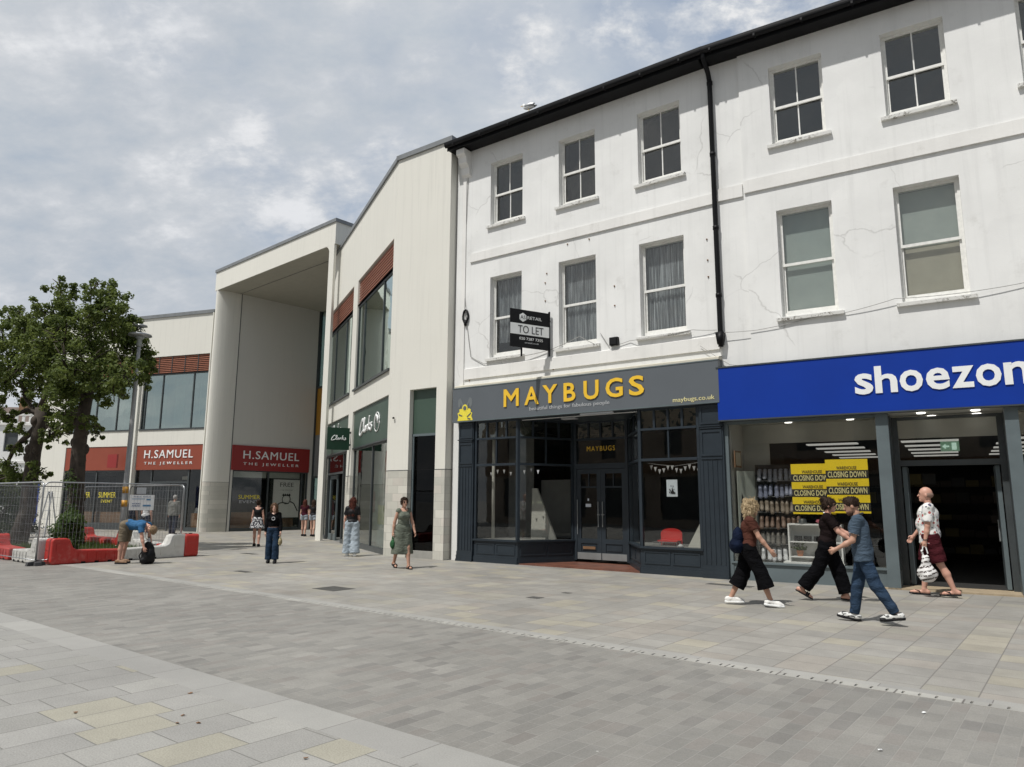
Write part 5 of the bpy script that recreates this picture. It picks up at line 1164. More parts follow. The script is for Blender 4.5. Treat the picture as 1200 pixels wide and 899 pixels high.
b=empty('stepladder',lp2,R_(-20),'pale open stepladder behind the fence next to the blue banner','ladder'); mb=MB()
mb.tube([(-.25,0,0),(-.10,.25,1.9)],.03,6); mb.tube([(.25,0,0),(.10,.25,1.9)],.03,6); mb.tube([(-.22,.6,0),(-.08,.27,1.9)],.025,6); mb.tube([(.22,.6,0),(.08,.27,1.9)],.025,6); mb.build('rails',M['palegrey'],b)
mb=MB(); [mb.box(-.22+.03*i,.22-.03*i,.04+.05*i,.13+.05*i,.35+.36*i,.38+.36*i) for i in range(5)]; mb.build('tread',M['palegrey'],b)
# gull on the gutter
gp=place(PM,AM,2.66,-.36,12.09); gl=empty('gull',gp,R_(AM+190),'white and grey gull perched on the black gutter','gull')
mb=MB(); 
def gullbody():
    s=MB(); s.ell((0,0,.17),(.17,.075,.08),14,10); s.ell((.15,0,.24),(.055,.042,.05),10,8); s.tube([(.10,0,.18),(.14,0,.23)],[.06,.045],8); return s
gullbody().build('body',M['signwhite'],gl,True)
mb=MB(); mb.ell((-.04,.055,.19),(.17,.03,.055),12,8); mb.ell((-.04,-.055,.19),(.17,.03,.055),12,8); mb.tube([(-.12,0,.17),(-.24,0,.16)],[.04,.012],6); mb.build('wing',M['metal'],gl,True)
mb=MB(); mb.tube([(.19,0,.24),(.255,0,.23)],[.014,.004],6); mb.tube([(.0,.03,.1),(.0,.03,0)],.006,5); mb.tube([(.0,-.03,.1),(.0,-.03,0)],.006,5); mb.build('beak_and_legs',M['yellow'],gl,True)

# ================================================================ the other side of the street (seen only in reflections)
OP=empty('terraced_building',Vector((-2,-15.5,0)),R_(141.4),'brick and render terrace across the street, mirrored in the shop windows','building')
hz=[(-38+i*3.0,-36.8+i*3.0,4.6,6.6) for i in range(26)]+[(-38+i*3.0,-36.8+i*3.0,7.8,9.4) for i in range(26)]+[(-38.5+i*6.0,-33.5+i*6.0,.5,3.2) for i in range(13)]
mb=MB(); wall(mb,-40,40,0,10.4,0,hz,.18); mb.box(-40,40,.2,9,0,.1); mb.quad((-40,0,10.4),(40,0,10.4),(40,9,10.4),(-40,9,10.4)); mb.quad((-40,0,0),(-40,0,10.4),(-40,9,10.4),(-40,9,0)); mb.quad((40,0,0),(40,0,10.4),(40,9,10.4),(40,9,0)); mb.build('wall',simple('warm_render',(.34,.27,.21),.8,.2,.7),OP)
for a,b,c_,d_ in hz: mb=MB(); mb.box(a,b,.15,.18,c_,d_); mb.build('window',M['darkframe'],OP)
mb=MB(); mb.box(-40,40,-.15,0,3.4,4.1); mb.build('fascia',M['wood'],OP)
# ================================================================ people
def V(*a): return np.array(a,float)
def _cone(P,a,b,ra,rb):
    ab=b-a; L=float(ab@ab)+1e-9; t=np.clip(((P-a)@ab)/L,0,1); q=P-a-t[...,None]*ab
    return np.sqrt((q*q).sum(-1))-(ra+(rb-ra)*t)
def _ell(P,c,r,Rm):
    q=P-c
    if Rm is not None: q=q@Rm
    k0=np.sqrt(((q/r)**2).sum(-1)); k1=np.sqrt(((q/(r*r))**2).sum(-1))+1e-9
    return k0*(k0-1)/k1
def sdf_mesh(prims,k,res,wr=0,seed=0):
    """prims: dicts t='c'/'e' ..., op 'add'/'sub', cuts [(point,normal)]; returns verts, quads"""
    lo=V(9,9,9);hi=V(-9,-9,-9); bbs=[]
    for p in prims:
        if p['t']=='c': r=max(p['ra'],p['rb']); l=np.minimum(p['a'],p['b'])-r; h=np.maximum(p['a'],p['b'])+r
        else: r=p['r'].max() if p.get('R') is not None else p['r']; l=p['c']-r; h=p['c']+r
        bbs.append((l,h))
        if p.get('op')!='sub': lo=np.minimum(lo,l);hi=np.maximum(hi,h)
    lo-=res*3+k*.3; hi+=res*3+k*.3
    n=np.ceil((hi-lo)/res).astype(int)+1
    D=np.full(n,1.0,np.float32)
    for p,(l,h) in zip(prims,bbs):
        m=k+res*2+wr+.01
        i0=np.maximum(np.floor((l-m-lo)/res).astype(int),0); i1=np.minimum(np.ceil((h+m-lo)/res).astype(int)+1,n)
        if (i1<=i0).any(): continue
        ax=[lo[d]+res*np.arange(i0[d],i1[d]) for d in range(3)]
        P=np.stack(np.meshgrid(*ax,indexing='ij'),-1)
        if p['t']=='c': d=_cone(P,p['a'],p['b'],p['ra'],p['rb'])
        else: d=_ell(P,p['c'],p['r'],p.get('R'))
        if wr and p.get('op')!='sub':
            x,y,z=P[...,0],P[...,1],P[...,2]
            d=d+wr*(np.sin(23*x+11*z+seed)*np.sin(19*y-9*z+1.3*seed)+.6*np.sin(41*z+13*x+17*y+seed)*np.sin(8*x-21*y))
        for q,nm in p.get('cuts',()): d=np.maximum(d,(P-q)@nm)
        S=D[i0[0]:i1[0],i0[1]:i1[1],i0[2]:i1[2]]
        if p.get('op')=='sub': S[...]=np.maximum(S,-d)
        else:
            kk=p.get('k',k)
            if kk<=0: S[...]=np.minimum(S,d)
            else:
                hh=np.clip(.5+.5*(S-d)/kk,0,1); S[...]=S*(1-hh)+d*hh-kk*hh*(1-hh)
    ins=D<0; c=[(i,j,l_) for i in (0,1) for j in (0,1) for l_ in (0,1)]
    m=n-1
    cnt=np.zeros(m,np.int8)
    for i,j,l_ in c: cnt+=ins[i:i+m[0],j:j+m[1],l_:l_+m[2]]
    act=(cnt>0)&(cnt<8); idx=np.full(m,-1,np.int64); I=np.argwhere(act); idx[act]=np.arange(len(I))
    acc=np.zeros((len(I),3)); w_=np.zeros(len(I))
    for a in c:
        for ax_ in range(3):
            if a[ax_]: continue
            b=list(a); b[ax_]=1
            da=D[I[:,0]+a[0],I[:,1]+a[1],I[:,2]+a[2]]; db=D[I[:,0]+b[0],I[:,1]+b[1],I[:,2]+b[2]]
            cr=(da<0)!=(db<0); t=np.where(cr,da/np.where(cr,da-db,1),0)
            pos=np.array(a,float)[None].repeat(len(I),0); pos[:,ax_]=t
            acc+=pos*cr[:,None]; w_+=cr
    Vt=lo+res*(I+acc/w_[:,None])
    F=[]
    for ax_ in range(3):
        u,v=(ax_+1)%3,(ax_+2)%3
        sl0=[slice(None)]*3; sl1=[slice(None)]*3; sl0[ax_]=slice(0,-1); sl1[ax_]=slice(1,None)
        E=ins[tuple(sl0)]!=ins[tuple(sl1)]; J=np.argwhere(E)
        ok=(J[:,u]>0)&(J[:,v]>0)&(J[:,u]<m[u])&(J[:,v]<m[v]); J=J[ok]
        s0=ins[J[:,0],J[:,1],J[:,2]]
        def id_(du,dv):
            K=J.copy(); K[:,u]-=du; K[:,v]-=dv; return idx[K[:,0],K[:,1],K[:,2]]
        q=np.stack([id_(1,1),id_(0,1),id_(0,0),id_(1,0)],1); q=np.where(s0[:,None],q,q[:,::-1]); F.append(q)
    F=np.concatenate(F); F=F[(F>=0).all(1)]
    return Vt,F
def sdf_obj(name,prims,mat,parent,k=.02,res=.011,wr=0,seed=0):
    v,f=sdf_mesh(prims,k,res,wr,seed); me=bpy.data.meshes.new(name)
    me.vertices.add(len(v)); me.vertices.foreach_set('co',v.astype(np.float32).ravel())
    me.loops.add(f.size); me.loops.foreach_set('vertex_index',f.astype(np.int32).ravel())
    me.polygons.add(len(f)); me.polygons.foreach_set('loop_start',np.arange(0,f.size,4,dtype=np.int32)); me.polygons.foreach_set('use_smooth',[True]*len(f))
    me.update(calc_edges=True); me.validate(); me.materials.append(mat)
    o=bpy.data.objects.new(name,me); COL.objects.link(o); o.parent=parent; return o
def C(a,b,ra,rb=None,**k): return dict(t='c',a=np.array(a,float),b=np.array(b,float),ra=ra,rb=ra if rb is None else rb,**k)
def El(c,r,R=None,**k): return dict(t='e',c=np.array(c,float),r=np.array(r,float),R=R,**k)
def rotY(a): # pitch forward (x forward, z up): up leans toward +x
    c,s=math.cos(a),math.sin(a); return np.array([[c,0,s],[0,1,0],[-s,0,c]])
def rotZ(a): c,s=math.cos(a),math.sin(a); return np.array([[c,-s,0],[s,c,0],[0,0,1]])
def cut_end(a,b,t):
    "plane perpendicular to a->b keeping the part before t"
    d=(b-a)/np.linalg.norm(b-a); return (a+(b-a)*t,d)
def skin(name,c): 
    t=NT(name); t.base(t.ramp(t.noise(9,3,.5),[(.3,tuple(x*.9 for x in c)),(.7,c)])); t.rough(.5); t.b.inputs['Subsurface Weight'].default_value=.0; return t.m
SK={'pale':skin('skin_pale',(.55,.33,.245)),'tan':skin('skin_tan',(.46,.26,.18)),'pink':skin('skin_pink',(.55,.30,.22))}
def cloth(name,c,var=.16,bumpv=.4,rough=.85): 
    t=NT(name); n=t.noise(5,5,.6); t.base(t.ramp(n,[(.3,tuple(x*(1-var) for x in c)),(.7,tuple(min(1,x*(1+var)) for x in c))])); t.rough(rough); t.b.inputs['Specular IOR Level'].default_value=.05
    f=t.noise(7,4,.55,vec=t.map((1,1,2.1)),dist=1.2); t.bump(t.math('ADD',f,t.math('MULTIPLY',t.noise(60,2,.5),.08)),.9,.035); return t.m
def person(label,px,py,heading,H,pose,sk='pale',wid=1.0,res=.011,fem=False,belly=0.0,pos=None,group=None):
    """returns a dict of joints; x is forward, y is the person's left"""
    s=H/1.75; g=gnd(px,py) if pos is None else pos
    e=empty('person',g,heading,label,'person',group)
    lean=R_(pose.get('lean',3)); TM=rotY(lean)@rotZ(R_(pose.get('twist',0)))
    hip=V(0,0,0); J={}
    hw=.088*s*(1.05 if fem else 1)
    def leg(side,a):
        hj=V(0,side*hw,0); th,kn,ft=[R_(x) for x in a[:3]]; ab=R_(a[3] if len(a)>3 else 2)*side
        d1=V(math.sin(th),math.sin(ab),-math.cos(th)); d1/=np.linalg.norm(d1); k_=hj+d1*.43*s
        d2=V(math.sin(th-kn),math.sin(ab)*.3,-math.cos(th-kn)); d2/=np.linalg.norm(d2); an=k_+d2*.425*s
        fd=V(math.cos(ft),0,math.sin(ft)); heel=an+V(-.035*s,0,0)@rotY(ft).T*1.0-V(0,0,0)
        dn=V(math.sin(ft),0,-math.cos(ft))
        sole=an+dn*.075*s
        return dict(h=hj,k=k_,a=an,fd=fd,dn=dn,heel=sole-fd*.055*s,toe=sole+fd*.185*s,ball=sole+fd*.125*s)
    lg={1:leg(1,pose['L']),-1:leg(-1,pose['R'])}
    low=min(min(l['heel'][2],l['toe'][2]) for l in lg.values()); hz=-low+pose.get('sole',.012)
    mid=(lg[1]['a']+lg[-1]['a'])/2; off=V(-mid[0],0,hz)
    for l in lg.values():
        for k_ in ('h','k','a','heel','toe','ball'): l[k_]=l[k_]+off
    hip=hip+off; up=TM@V(0,0,1); side=TM@V(0,1,0); fw=TM@V(1,0,0)
    T=lambda x,y,z: hip+fw*x*s+side*y*s+up*z*s
    shw=.165*(0.9 if fem else 1.0)*wid**.5
    neck=T(-.01,0,.53); hy,hp=[R_(x) for x in pose.get('head',(0,0))]
    HM=rotY(R_(pose.get('headlean',pose.get('lean',3)*.35))+hp)@rotZ(R_(pose.get('twist',0))+hy)
    hc=neck+HM@V(.025,0,.155)*s
    HP=lambda x,y,z: hc+HM@V(x,y,z)*s
    arms={}
    for sd,key in ((1,'AL'),(-1,'AR')):
        f,ab,el=[R_(x) for x in pose[key][:3]]; inn=R_(pose[key][3]) if len(pose[key])>3 else 0
        sh=T(0,sd*shw,.475); d1=V(math.sin(f)*math.cos(ab),sd*math.sin(ab),-math.cos(f)*math.cos(ab)); 
        tw=rotZ(R_(pose.get('twist',0))); d1=tw@d1; elb=sh+d1*.285*s
        d2=V(math.sin(f+el)*math.cos(inn),-sd*math.sin(inn)+sd*math.sin(ab)*.5,-math.cos(f+el)*math.cos(inn)); d2=tw@d2; d2/=np.linalg.norm(d2); wr_=elb+d2*.25*s; 
        arms[sd]=dict(s=sh,e=elb,w=wr_,d=d2,h=wr_+d2*.09*s)
    w=wid
    B=[El(T(-.01,0,.06),V(.115*w,.165*(1.05 if fem else .96)*w,.125)*s,TM),El(T(.005+belly*.75,0,.20),V((.10+belly*.45)*w,.132*w,.15)*s,TM),
       El(T(.0,0,.36),V(.118*w,.155*(.93 if fem else 1.03)*w,.17)*s,TM),C(T(-.01,-shw*.82,.475),T(-.01,shw*.82,.475),.062*s),
       C(T(-.012,0,.47),neck+HM@V(.0,0,.05)*s,.056*s*w**.4,.052*s),
       El(hc+HM@V(-.005,0,.022)*s,V(.098,.077,.105)*s,HM),El(hc+HM@V(.028,0,-.048)*s,V(.062,.052,.068)*s,HM),
       C(HP(.085,0,.008),HP(.110,0,-.022),.009*s,.014*s,k=.012),El(HP(.088,0,-.058),V(.012,.026,.010)*s,HM,k=.008),El(HP(.072,0,-.095),V(.024,.026,.02)*s,HM),
       C(HP(.080,-.04,.028),HP(.080,.04,.028),.010*s,k=.015),
       El(HP(-.005,.078,-.01),V(.022,.010,.032)*s,HM,k=.006),El(HP(-.005,-.078,-.01),V(.022,.010,.032)*s,HM,k=.006)]
    if fem: B+=[El(T(.085,.065,.35),V(.055,.062,.06)*s,TM,k=.04),El(T(.085,-.065,.35),V(.055,.062,.06)*s,TM,k=.04)]
    for sd,l in lg.items():
        B+=[C(l['h'],l['k'],.082*s*w,.055*s*w**.5),C(l['k'],l['k']*.62+l['a']*.38-V(.014,0,0)*s,.053*s,.056*s*w**.5),C(l['k']*.62+l['a']*.38-V(.012,0,0)*s,l['a'],.053*s*w**.5,.035*s),
            C(l['a'],l['heel']-l['dn']*.034*s,.034*s,.034*s),C(l['heel']-l['dn']*.036*s,l['ball']-l['dn']*.026*s,.032*s,.030*s),C(l['ball']-l['dn']*.024*s+V(0,.015*s,0),l['toe']-l['dn']*.018*s,.024*s,.016*s),C(l['ball']-l['dn']*.024*s-V(0,.015*s,0),l['toe']-l['dn']*.018*s,.024*s,.016*s)]
    curl=pose.get('curl',(.5,.5))
    for sd,a in arms.items():
        B+=[C(a['s'],a['e'],.048*s*w**.6,.038*s*w**.4),C(a['e'],a['e']*.6+a['w']*.4,.038*s,.037*s*w**.4),C(a['e']*.6+a['w']*.4,a['w'],.036*s,.025*s)]
        # hand: palm, four fingers with bends, thumb
        d=a['d']; lat=np.cross(d,V(0,1,0)); lat=lat/np.linalg.norm(lat) # across the palm, roughly forward/back
        if lat[0]<0: lat=-lat
        pn=np.cross(d,lat)*sd; pn/=np.linalg.norm(pn); inw=V(0,-sd,0); 
        if pn@inw<0: pn=-pn
        q=curl[0] if sd==1 else curl[1]
        pm=a['w']+d*.045*s
        B+=[C(a['w'],pm,.024*s,.027*s,k=.015),C(pm-lat*.016*s,pm-lat*.018*s+d*.035*s,.017*s,.016*s,k=.012),C(pm+lat*.016*s,pm+lat*.018*s+d*.035*s,.018*s,.016*s,k=.012)]
        for i,(o_,L_) in enumerate(((.030,.070),(.010,.078),(-.010,.072),(-.029,.056))):
            b0=pm+lat*o_*s+d*.036*s; r=.0092*s
            def dirq(a_): return d*math.cos(a_)+pn*math.sin(a_)
            b1=b0+dirq(q*.9)*L_*.45*s; b2=b1+dirq(q*2.0)*L_*.32*s; b3=b2+dirq(q*2.9)*L_*.25*s
            B+=[C(b0,b1,r*1.05,r,k=.003),C(b1,b2,r,r*.92,k=.003),C(b2,b3,r*.92,r*.8,k=.003)]
        t0=a['w']+d*.022*s+lat*.022*s; t1=t0+(d*.6+lat*.65+pn*.35)*.038*s; t2=t1+(d*.85+lat*.1+pn*.5)*.032*s
        B+=[C(t0,t1,.014*s,.0115*s,k=.006),C(t1,t2,.011*s,.009*s,k=.003)]
    sdf_obj('body',B,SK[sk],e,.022,res)
    # eyes, brows and lips
    mb=MB()
    for sd in (-1,1):
        p=HP(.0835,.031*sd,.012); mb.ell(p,(.008*s,.011*s,.007*s),8,6)
    mb.build('eye',M['print'],e,True)
    mb=MB(); 
    for sd in (-1,1): mb.tube([HP(.090,.016*sd,.036),HP(.091,.034*sd,.040),HP(.082,.050*sd,.034)],.0045*s,5)
    mb.build('eyebrow',M['wood'],e)
    mb=MB(); mb.tube([HP(.086,-.022,-.056),HP(.0985,0,-.055),HP(.086,.022,-.056)],[.003*s,.006*s,.003*s],6); mb.build('lips',M['lips'],e,True)
    J.update(e=e,s=s,T=T,HP=HP,HM=HM,TM=TM,lg=lg,arms=arms,hip=hip,neck=neck,hc=hc,shw=shw,w=w,res=res,fem=fem,belly=belly,up=up,fw=fw,side=side)
    return J
M['lips']=simple('lips',(.36,.13,.11),.5,.05)
def torso_prims(J,ex,z0=-.05,z1=.53,neckcut=True,loose=0):
    bl=J['belly']*.35
    T,s,w,TM,f,b=J['T'],J['s'],J['w'],J['TM'],J['fem'],J['belly']; shw=J['shw']
    P=[El(T(-.01,0,.06),V((.115*w+ex),(.165*(1.05 if f else .96)*w+ex),.135)*s,TM),El(T(.005+b*.75,0,.20),V(((.10+b*.45)*w+ex+loose),(.132*w+ex+loose),.15+b)*s,TM),
       El(T(0,0,.36),V(.118*w+ex,.155*(.93 if f else 1.03)*w+ex,.17)*s,TM),C(T(-.01,-shw*.84,.475),T(-.01,shw*.84,.475),(.062+ex)*s)]
    if f: P+=[El(T(.085,.065,.35),V(.055+ex,.062+ex,.06+ex)*s,TM,k=.04),El(T(.085,-.065,.35),V(.055+ex,.062+ex,.06+ex)*s,TM,k=.04)]
    if loose>0: P+=[C(T(.0,y*.055,.36),T(bl+.0,y*.075,z0-.1),(.105*w+ex)*s,(.10*w+ex+loose)*s) for y in (-1,1)]
    lo=(T(0,0,z0),-J['up']); hi=(T(0,0,z1),J['up'])
    for p in P: p['cuts']=[lo,hi]
    return P
def top(J,mat,ex=.014,sleeve=.6,z0=-.04,loose=0,wr=.004,name='top',seed=0,neck=.075):
    P=torso_prims(J,ex,z0,.56,loose=loose); s=J['s']; w=J['w']
    for sd,a in J['arms'].items():
        if sleeve<=0: continue
        if sleeve<=1: P.append(C(a['s'],a['s']+(a['e']-a['s'])*min(1,sleeve),(.050*w**.6+ex)*s,(.046*w**.4+ex*1.35)*s,cuts=[cut_end(a['s'],a['e'],sleeve)]))
        else:
            P.append(C(a['s'],a['e'],(.050*w**.6+ex)*s,(.040+ex)*s)); P.append(C(a['e'],a['w'],(.040+ex)*s,(.030+ex)*s,cuts=[cut_end(a['e'],a['w'],sleeve-1)]))
    # open the collar round the neck
    P.append(C(J['T'](.0,0,.505),J['neck']+J['up']*.12*s,neck*s,neck*1.1*s,op='sub'))
    return sdf_obj(name,P,mat,J['e'],.022,J['res'],wr,seed)
def legs(J,mat,radii,upto=.97,name='trousers',wr=.005,ex=.012,seed=1,waist=.13):
    """radii: hip, knee, hem"""
    s=J['s'];w=J['w']; T=J['T']; f=J['fem']
    P=[El(T(-.012,0,.05),V(.115*w+ex,.165*(1.05 if f else .96)*w+ex,.14)*s,J['TM'],cuts=[(T(0,0,waist),J['up'])])]
    for sd,l in J['lg'].items():
        P.append(C(l['h'],l['k'],radii[0]*s*w,radii[1]*s*w**.5))
        if upto>0:
            d=l['a']-l['k']; end=l['k']+d*upto
            P.append(C(l['k'],end,radii[1]*s*w**.5,radii[2]*s,cuts=[cut_end(l['k'],l['a'],upto)]))
        else:
            P[-1]=C(l['h'],l['h']+(l['k']-l['h'])*(1+upto),radii[0]*s*w,radii[1]*s*w**.5,cuts=[cut_end(l['h'],l['k'],1+upto)])
    return sdf_obj(name,P,mat,J['e'],.03,J['res'],wr,seed)
def skirt(J,mat,z_hem,r0,r1,name='skirt',waist=.13,wr=.006,yw=1.15,sway=0,seed=2):
    s=J['s']; T=J['T']; a=T(-.01,0,.06); b=np.array([J['lg'][1]['a'],J['lg'][-1]['a']]).mean(0); b=b.copy(); b[2]=z_hem; b[0]=b[0]*.5+a[0]*.5+sway
    P=[El(T(-.012,0,.05),V(.125,.18,.14)*s,J['TM'],cuts=[(T(0,0,waist),J['up'])])]
    for y in (-1,1): P.append(C(a+V(0,y*.06*s,0),b+V(0,y*r1*.35,0),r0*s,r1,cuts=[(V(0,0,z_hem),V(0,0,-1))]))
    return sdf_obj(name,P,mat,J['e'],.03,J['res'],wr,seed)
def shoes(J,mat,solemat,kind='shoe'):
    s=J['s']
    for sd,l in J['lg'].items():
        u=-l['dn']; fd=l['fd']; H_,Bl,To=l['heel'],l['ball'],l['toe']; lt=V(0,1,0)
        if kind=='shoe':
            P=[C(H_+u*.045*s,Bl+u*.036*s,.046*s,.044*s,cuts=[(H_+u*.012*s,-u)]),C(Bl+u*.03*s,To+u*.022*s,.044*s,.030*s,cuts=[(H_+u*.012*s,-u)]),C(H_+u*.05*s+fd*.02*s,l['a']+u*-.01*s+fd*.0,.046*s,.044*s,cuts=[(l['a']+u*.012*s,u),(H_+u*.012*s,-u)])]
            o=sdf_obj('shoe',P,mat,J['e'],.02,min(J['res'],.009))
            P=[C(H_+u*.008*s,Bl+u*.008*s,.050*s,.050*s,cuts=[(H_+u*.026*s,u),(H_-u*.010*s,-u)]),C(Bl+u*.008*s,To+u*.010*s,.050*s,.036*s,cuts=[(Bl+u*.026*s,u),(Bl-u*.010*s,-u)])]
            sdf_obj('sole',P,solemat,o,.012,min(J['res'],.009))
        else:
            P=[C(H_+u*.0*s,Bl,.040*s,.046*s,cuts=[(H_+u*.010*s,u),(H_-u*.012*s,-u)]),C(Bl,To,.046*s,.034*s,cuts=[(Bl+u*.010*s,u),(Bl-u*.012*s,-u)])]
            o=sdf_obj('sandal',P,solemat,J['e'],.01,min(J['res'],.009))
            mb=MB()
            if kind=='flip':
                t=To-fd*.05*s+u*.03*s
                for q in (-1,1): mb.tube([t,Bl+u*.052*s+lt*.015*q*s,Bl-fd*.06*s+u*.045*s+lt*.036*q*s,Bl-fd*.07*s+u*.008*s+lt*.042*q*s],.008*s,5)
            else:
                for o_ in (0.0,.03): mb.tube([Bl-fd*o_*s+lt*.05*s+u*.01*s,Bl-fd*o_*s+lt*.038*s+u*.048*s,Bl-fd*o_*s+u*.060*s,Bl-fd*o_*s-lt*.038*s+u*.048*s,Bl-fd*o_*s-lt*.05*s+u*.01*s],.014*s,5)
            mb.build('strap',solemat,o)
def hair(J,mat,style,res=None):
    HP,s,HM=J['HP'],J['s'],J['HM']; X=lambda x,y,z:HP(x,y,z)
    face=El(X(.075,0,-.045),V(.075,.062,.085)*s,HM,op='sub')
    cap=[El(X(-.012,0,.030),V(.108,.089,.110)*s,HM)]
    wr=.004
    if style=='short': P=cap[:1]; P[0]=El(X(-.014,0,.034),V(.104,.084,.104)*s,HM); P+=[El(X(.02,0,.10),V(.07,.06,.035)*s,HM)]; P+=[El(X(.075,0,-.055),V(.085,.095,.105)*s,HM,op='sub'),El(X(-.0,0,-.12),V(.14,.1,.09)*s,HM,op='sub')]
    elif style=='bald': P=[El(X(-.028,0,.0),V(.088,.082,.062)*s,HM,cuts=[(X(.0,0,.03),HM@V(.35,0,1)/np.linalg.norm([.35,0,1])),(X(.005,0,0),HM@V(1,0,0))])]; wr=0
    elif style=='bun': P=cap+[El(X(-.095,0,.085),V(.055,.055,.05)*s,HM),El(X(-.06,0,.0),V(.06,.075,.08)*s,HM)]+[face]; wr=.006
    elif style=='curly':
        P=cap+[El(X(-.03,0,-.03),V(.090,.096,.125)*s,HM)]
        rr=random.Random(3)
        for i in range(60):
            t=rr.uniform(0,6.28); z=rr.uniform(-.17,.13); r=math.sqrt(max(.02,1-(z-.0)**2/.035))
            x,y=-.025+.088*r*math.cos(t),.092*r*math.sin(t)
            if x>.045 and z<.07: continue
            P.append(El(X(x,y,z),V(.024,.024,.028)*s,HM,k=.008))
        P.append(face); wr=.006
    elif style=='ponytail': P=[El(X(-.012,0,.030),V(.104,.084,.106)*s,HM),El(X(-.10,0,.0),V(.04,.04,.05)*s,HM),face]
    else: # long
        L=-.42 if style=='verylong' else -.30
        P=cap+[C(X(-.055,-.03,.0),X(-.085,-.045,L),.070*s,.050*s),C(X(-.055,.03,.0),X(-.085,.045,L),.070*s,.050*s),C(X(.0,.072,.0),X(-.02,.085,L*.85),.028*s,.030*s),C(X(.0,-.072,.0),X(-.02,-.085,L*.85),.028*s,.030*s),face]; wr=.006
    o=sdf_obj('hair',P,mat,J['e'],.02,res or min(J['res'],.010),wr,4)
    if J['res']<=.012 and style!='bald':
        rr=random.Random(7); me=o.data; nv=len(me.vertices); mb=MB(); crv={'curly':.032,'short':.012}.get(style,.03); up=J['HM']@V(0,0,1); cen=J['hc']
        for i in range(420 if style!='short' else 260):
            v=me.vertices[rr.randrange(nv)]; p=Vector(v.co); nn=Vector(v.normal)
            dn=Vector((0,0,-1)) if style!='short' else Vector((rr.uniform(-.4,.4),rr.uniform(-.4,.4),.2)); tdir=(dn-nn*dn.dot(nn)*.8+nn*.35+Vector((rr.uniform(-.4,.4),rr.uniform(-.4,.4),rr.uniform(-.3,.3)))).normalized(); L_=rr.uniform(.5,1.6)*crv
            if style=='curly': q=[p,p+nn*L_*.6+tdir*L_*.3,p+nn*L_*.5+tdir*L_*.9,p+tdir*L_*1.2+nn*.1*L_]
            else: q=[p-nn*.002,p+tdir*L_*.5+nn*.004,p+tdir*L_]
            mb.tube(q,[.004]*(len(q)-1)+[.0015],3,False)
        mb.build('hair_strands',mat,o)
    return o
def bwt():
    t=NT('black_white_trainer'); m=t.math('GREATER_THAN',t.noise(16,1,.4,vec=t.map((1,1,2.5))),.47); t.base(t.mix(m,(.03,.03,.03),(.62,.62,.60))); t.rough(.5); return t.m
def hairmat(name,a,b):
    t=NT(name); n=t.noise(1.0,4,.6,vec=t.map((70,70,8)),dist=1.0); t.base(t.ramp(n,[(.35,a),(.65,b)])); t.rough(.65); t.b.inputs['Specular IOR Level'].default_value=.12; return t.m
HB_=hairmat('dark_brown_hair',(.012,.008,.006),(.05,.03,.02)); HBL=hairmat('blonde_hair',(.22,.15,.08),(.62,.50,.32)); HRD=hairmat('auburn_hair',(.025,.008,.006),(.10,.030,.02)); HBR=hairmat('brown_hair',(.05,.028,.016),(.15,.09,.055)); HGR=hairmat('grey_stubble',(.20,.13,.10),(.30,.20,.16))
FACE=R_(AS)    # along the shop fronts
# 1 blonde woman walking right
J=person('blonde curly haired woman in a rust top and black culottes with a navy shoulder bag',880,710,R_(-14),1.67,dict(lean=6,L=(-14,14,0,2),R=(25,8,-6,2),AL=(-12,10,12),AR=(24,8,14),head=(8,4),curl=(.4,.3)),sk='tan',wid=1.04,fem=True,res=.010)
top(J,cloth('rust_top',(.075,.030,.022)),.018,.55,-.02,wr=.005); legs(J,cloth('black_culottes',(.005,.005,.006)),(.115,.112,.140),.52,wr=.008); hair(J,HBL,'curly'); shoes(J,cloth('white_trainer',(.72,.71,.68),.05),M['signwhite'])
def bag(label,cat,c,r,strap,mat,R=None,J=None,strapmat=None,name='bag',wr=.006):
    o=empty(name,J['e'].location,J['e'].rotation_euler[2],label,cat); sdf_obj('bag_body',[El(c,r,R)] if not isinstance(c,list) else c,mat,o,.04,.011,wr,3)
    mb=MB(); mb.tube(strap,.011,6); mb.build('strap',strapmat or mat,o); return o
T=J['T']; s=J['s']
bag('large soft navy bag hanging behind the blonde woman','bag',[El(T(-.17,.02,.15),V(.09,.19,.19)),El(T(-.18,.03,.04),V(.12,.25,.12))],None,[T(-.15,.10,.26),T(-.06,.15,.50),T(.03,.15,.52),T(.08,.17,.40),T(-.02,.20,.20)],cloth('navy_bag',(.007,.011,.026)),J=J)
# 2 woman in black walking right
J=person('woman in black top and wide black trousers with sunglasses and tied up dark hair',967,704,R_(-30),1.70,dict(lean=5,L=(18,3,-6,2),R=(-22,16,-28,2),AL=(38,6,22),AR=(36,5,18,5),head=(0,2),curl=(.6,.6)),sk='pink',wid=1.10,fem=True,res=.010,belly=.015)
top(J,cloth('black_tshirt',(.012,.008,.008)),.02,.72,-.03,wr=.004); legs(J,cloth('black_trousers',(.004,.004,.005)),(.12,.105,.125),.93,wr=.008); hair(J,HB_,'bun'); shoes(J,None,M['black'],'slip')
mb=MB(); HP=J['HP']; [mb.ell(HP(.088,.034*q,.012),(.012,.022,.019),8,6) for q in (-1,1)]; mb.tube([HP(.07,.07,.014),HP(.09,.055,.014)],.005,5); mb.tube([HP(.0,-.080,.014),HP(.088,-.05,.014)],.005,5); mb.tube([HP(.0,.080,.014),HP(.088,.05,.014)],.005,5); mb.build('sunglasses',M['black'],J['e'])
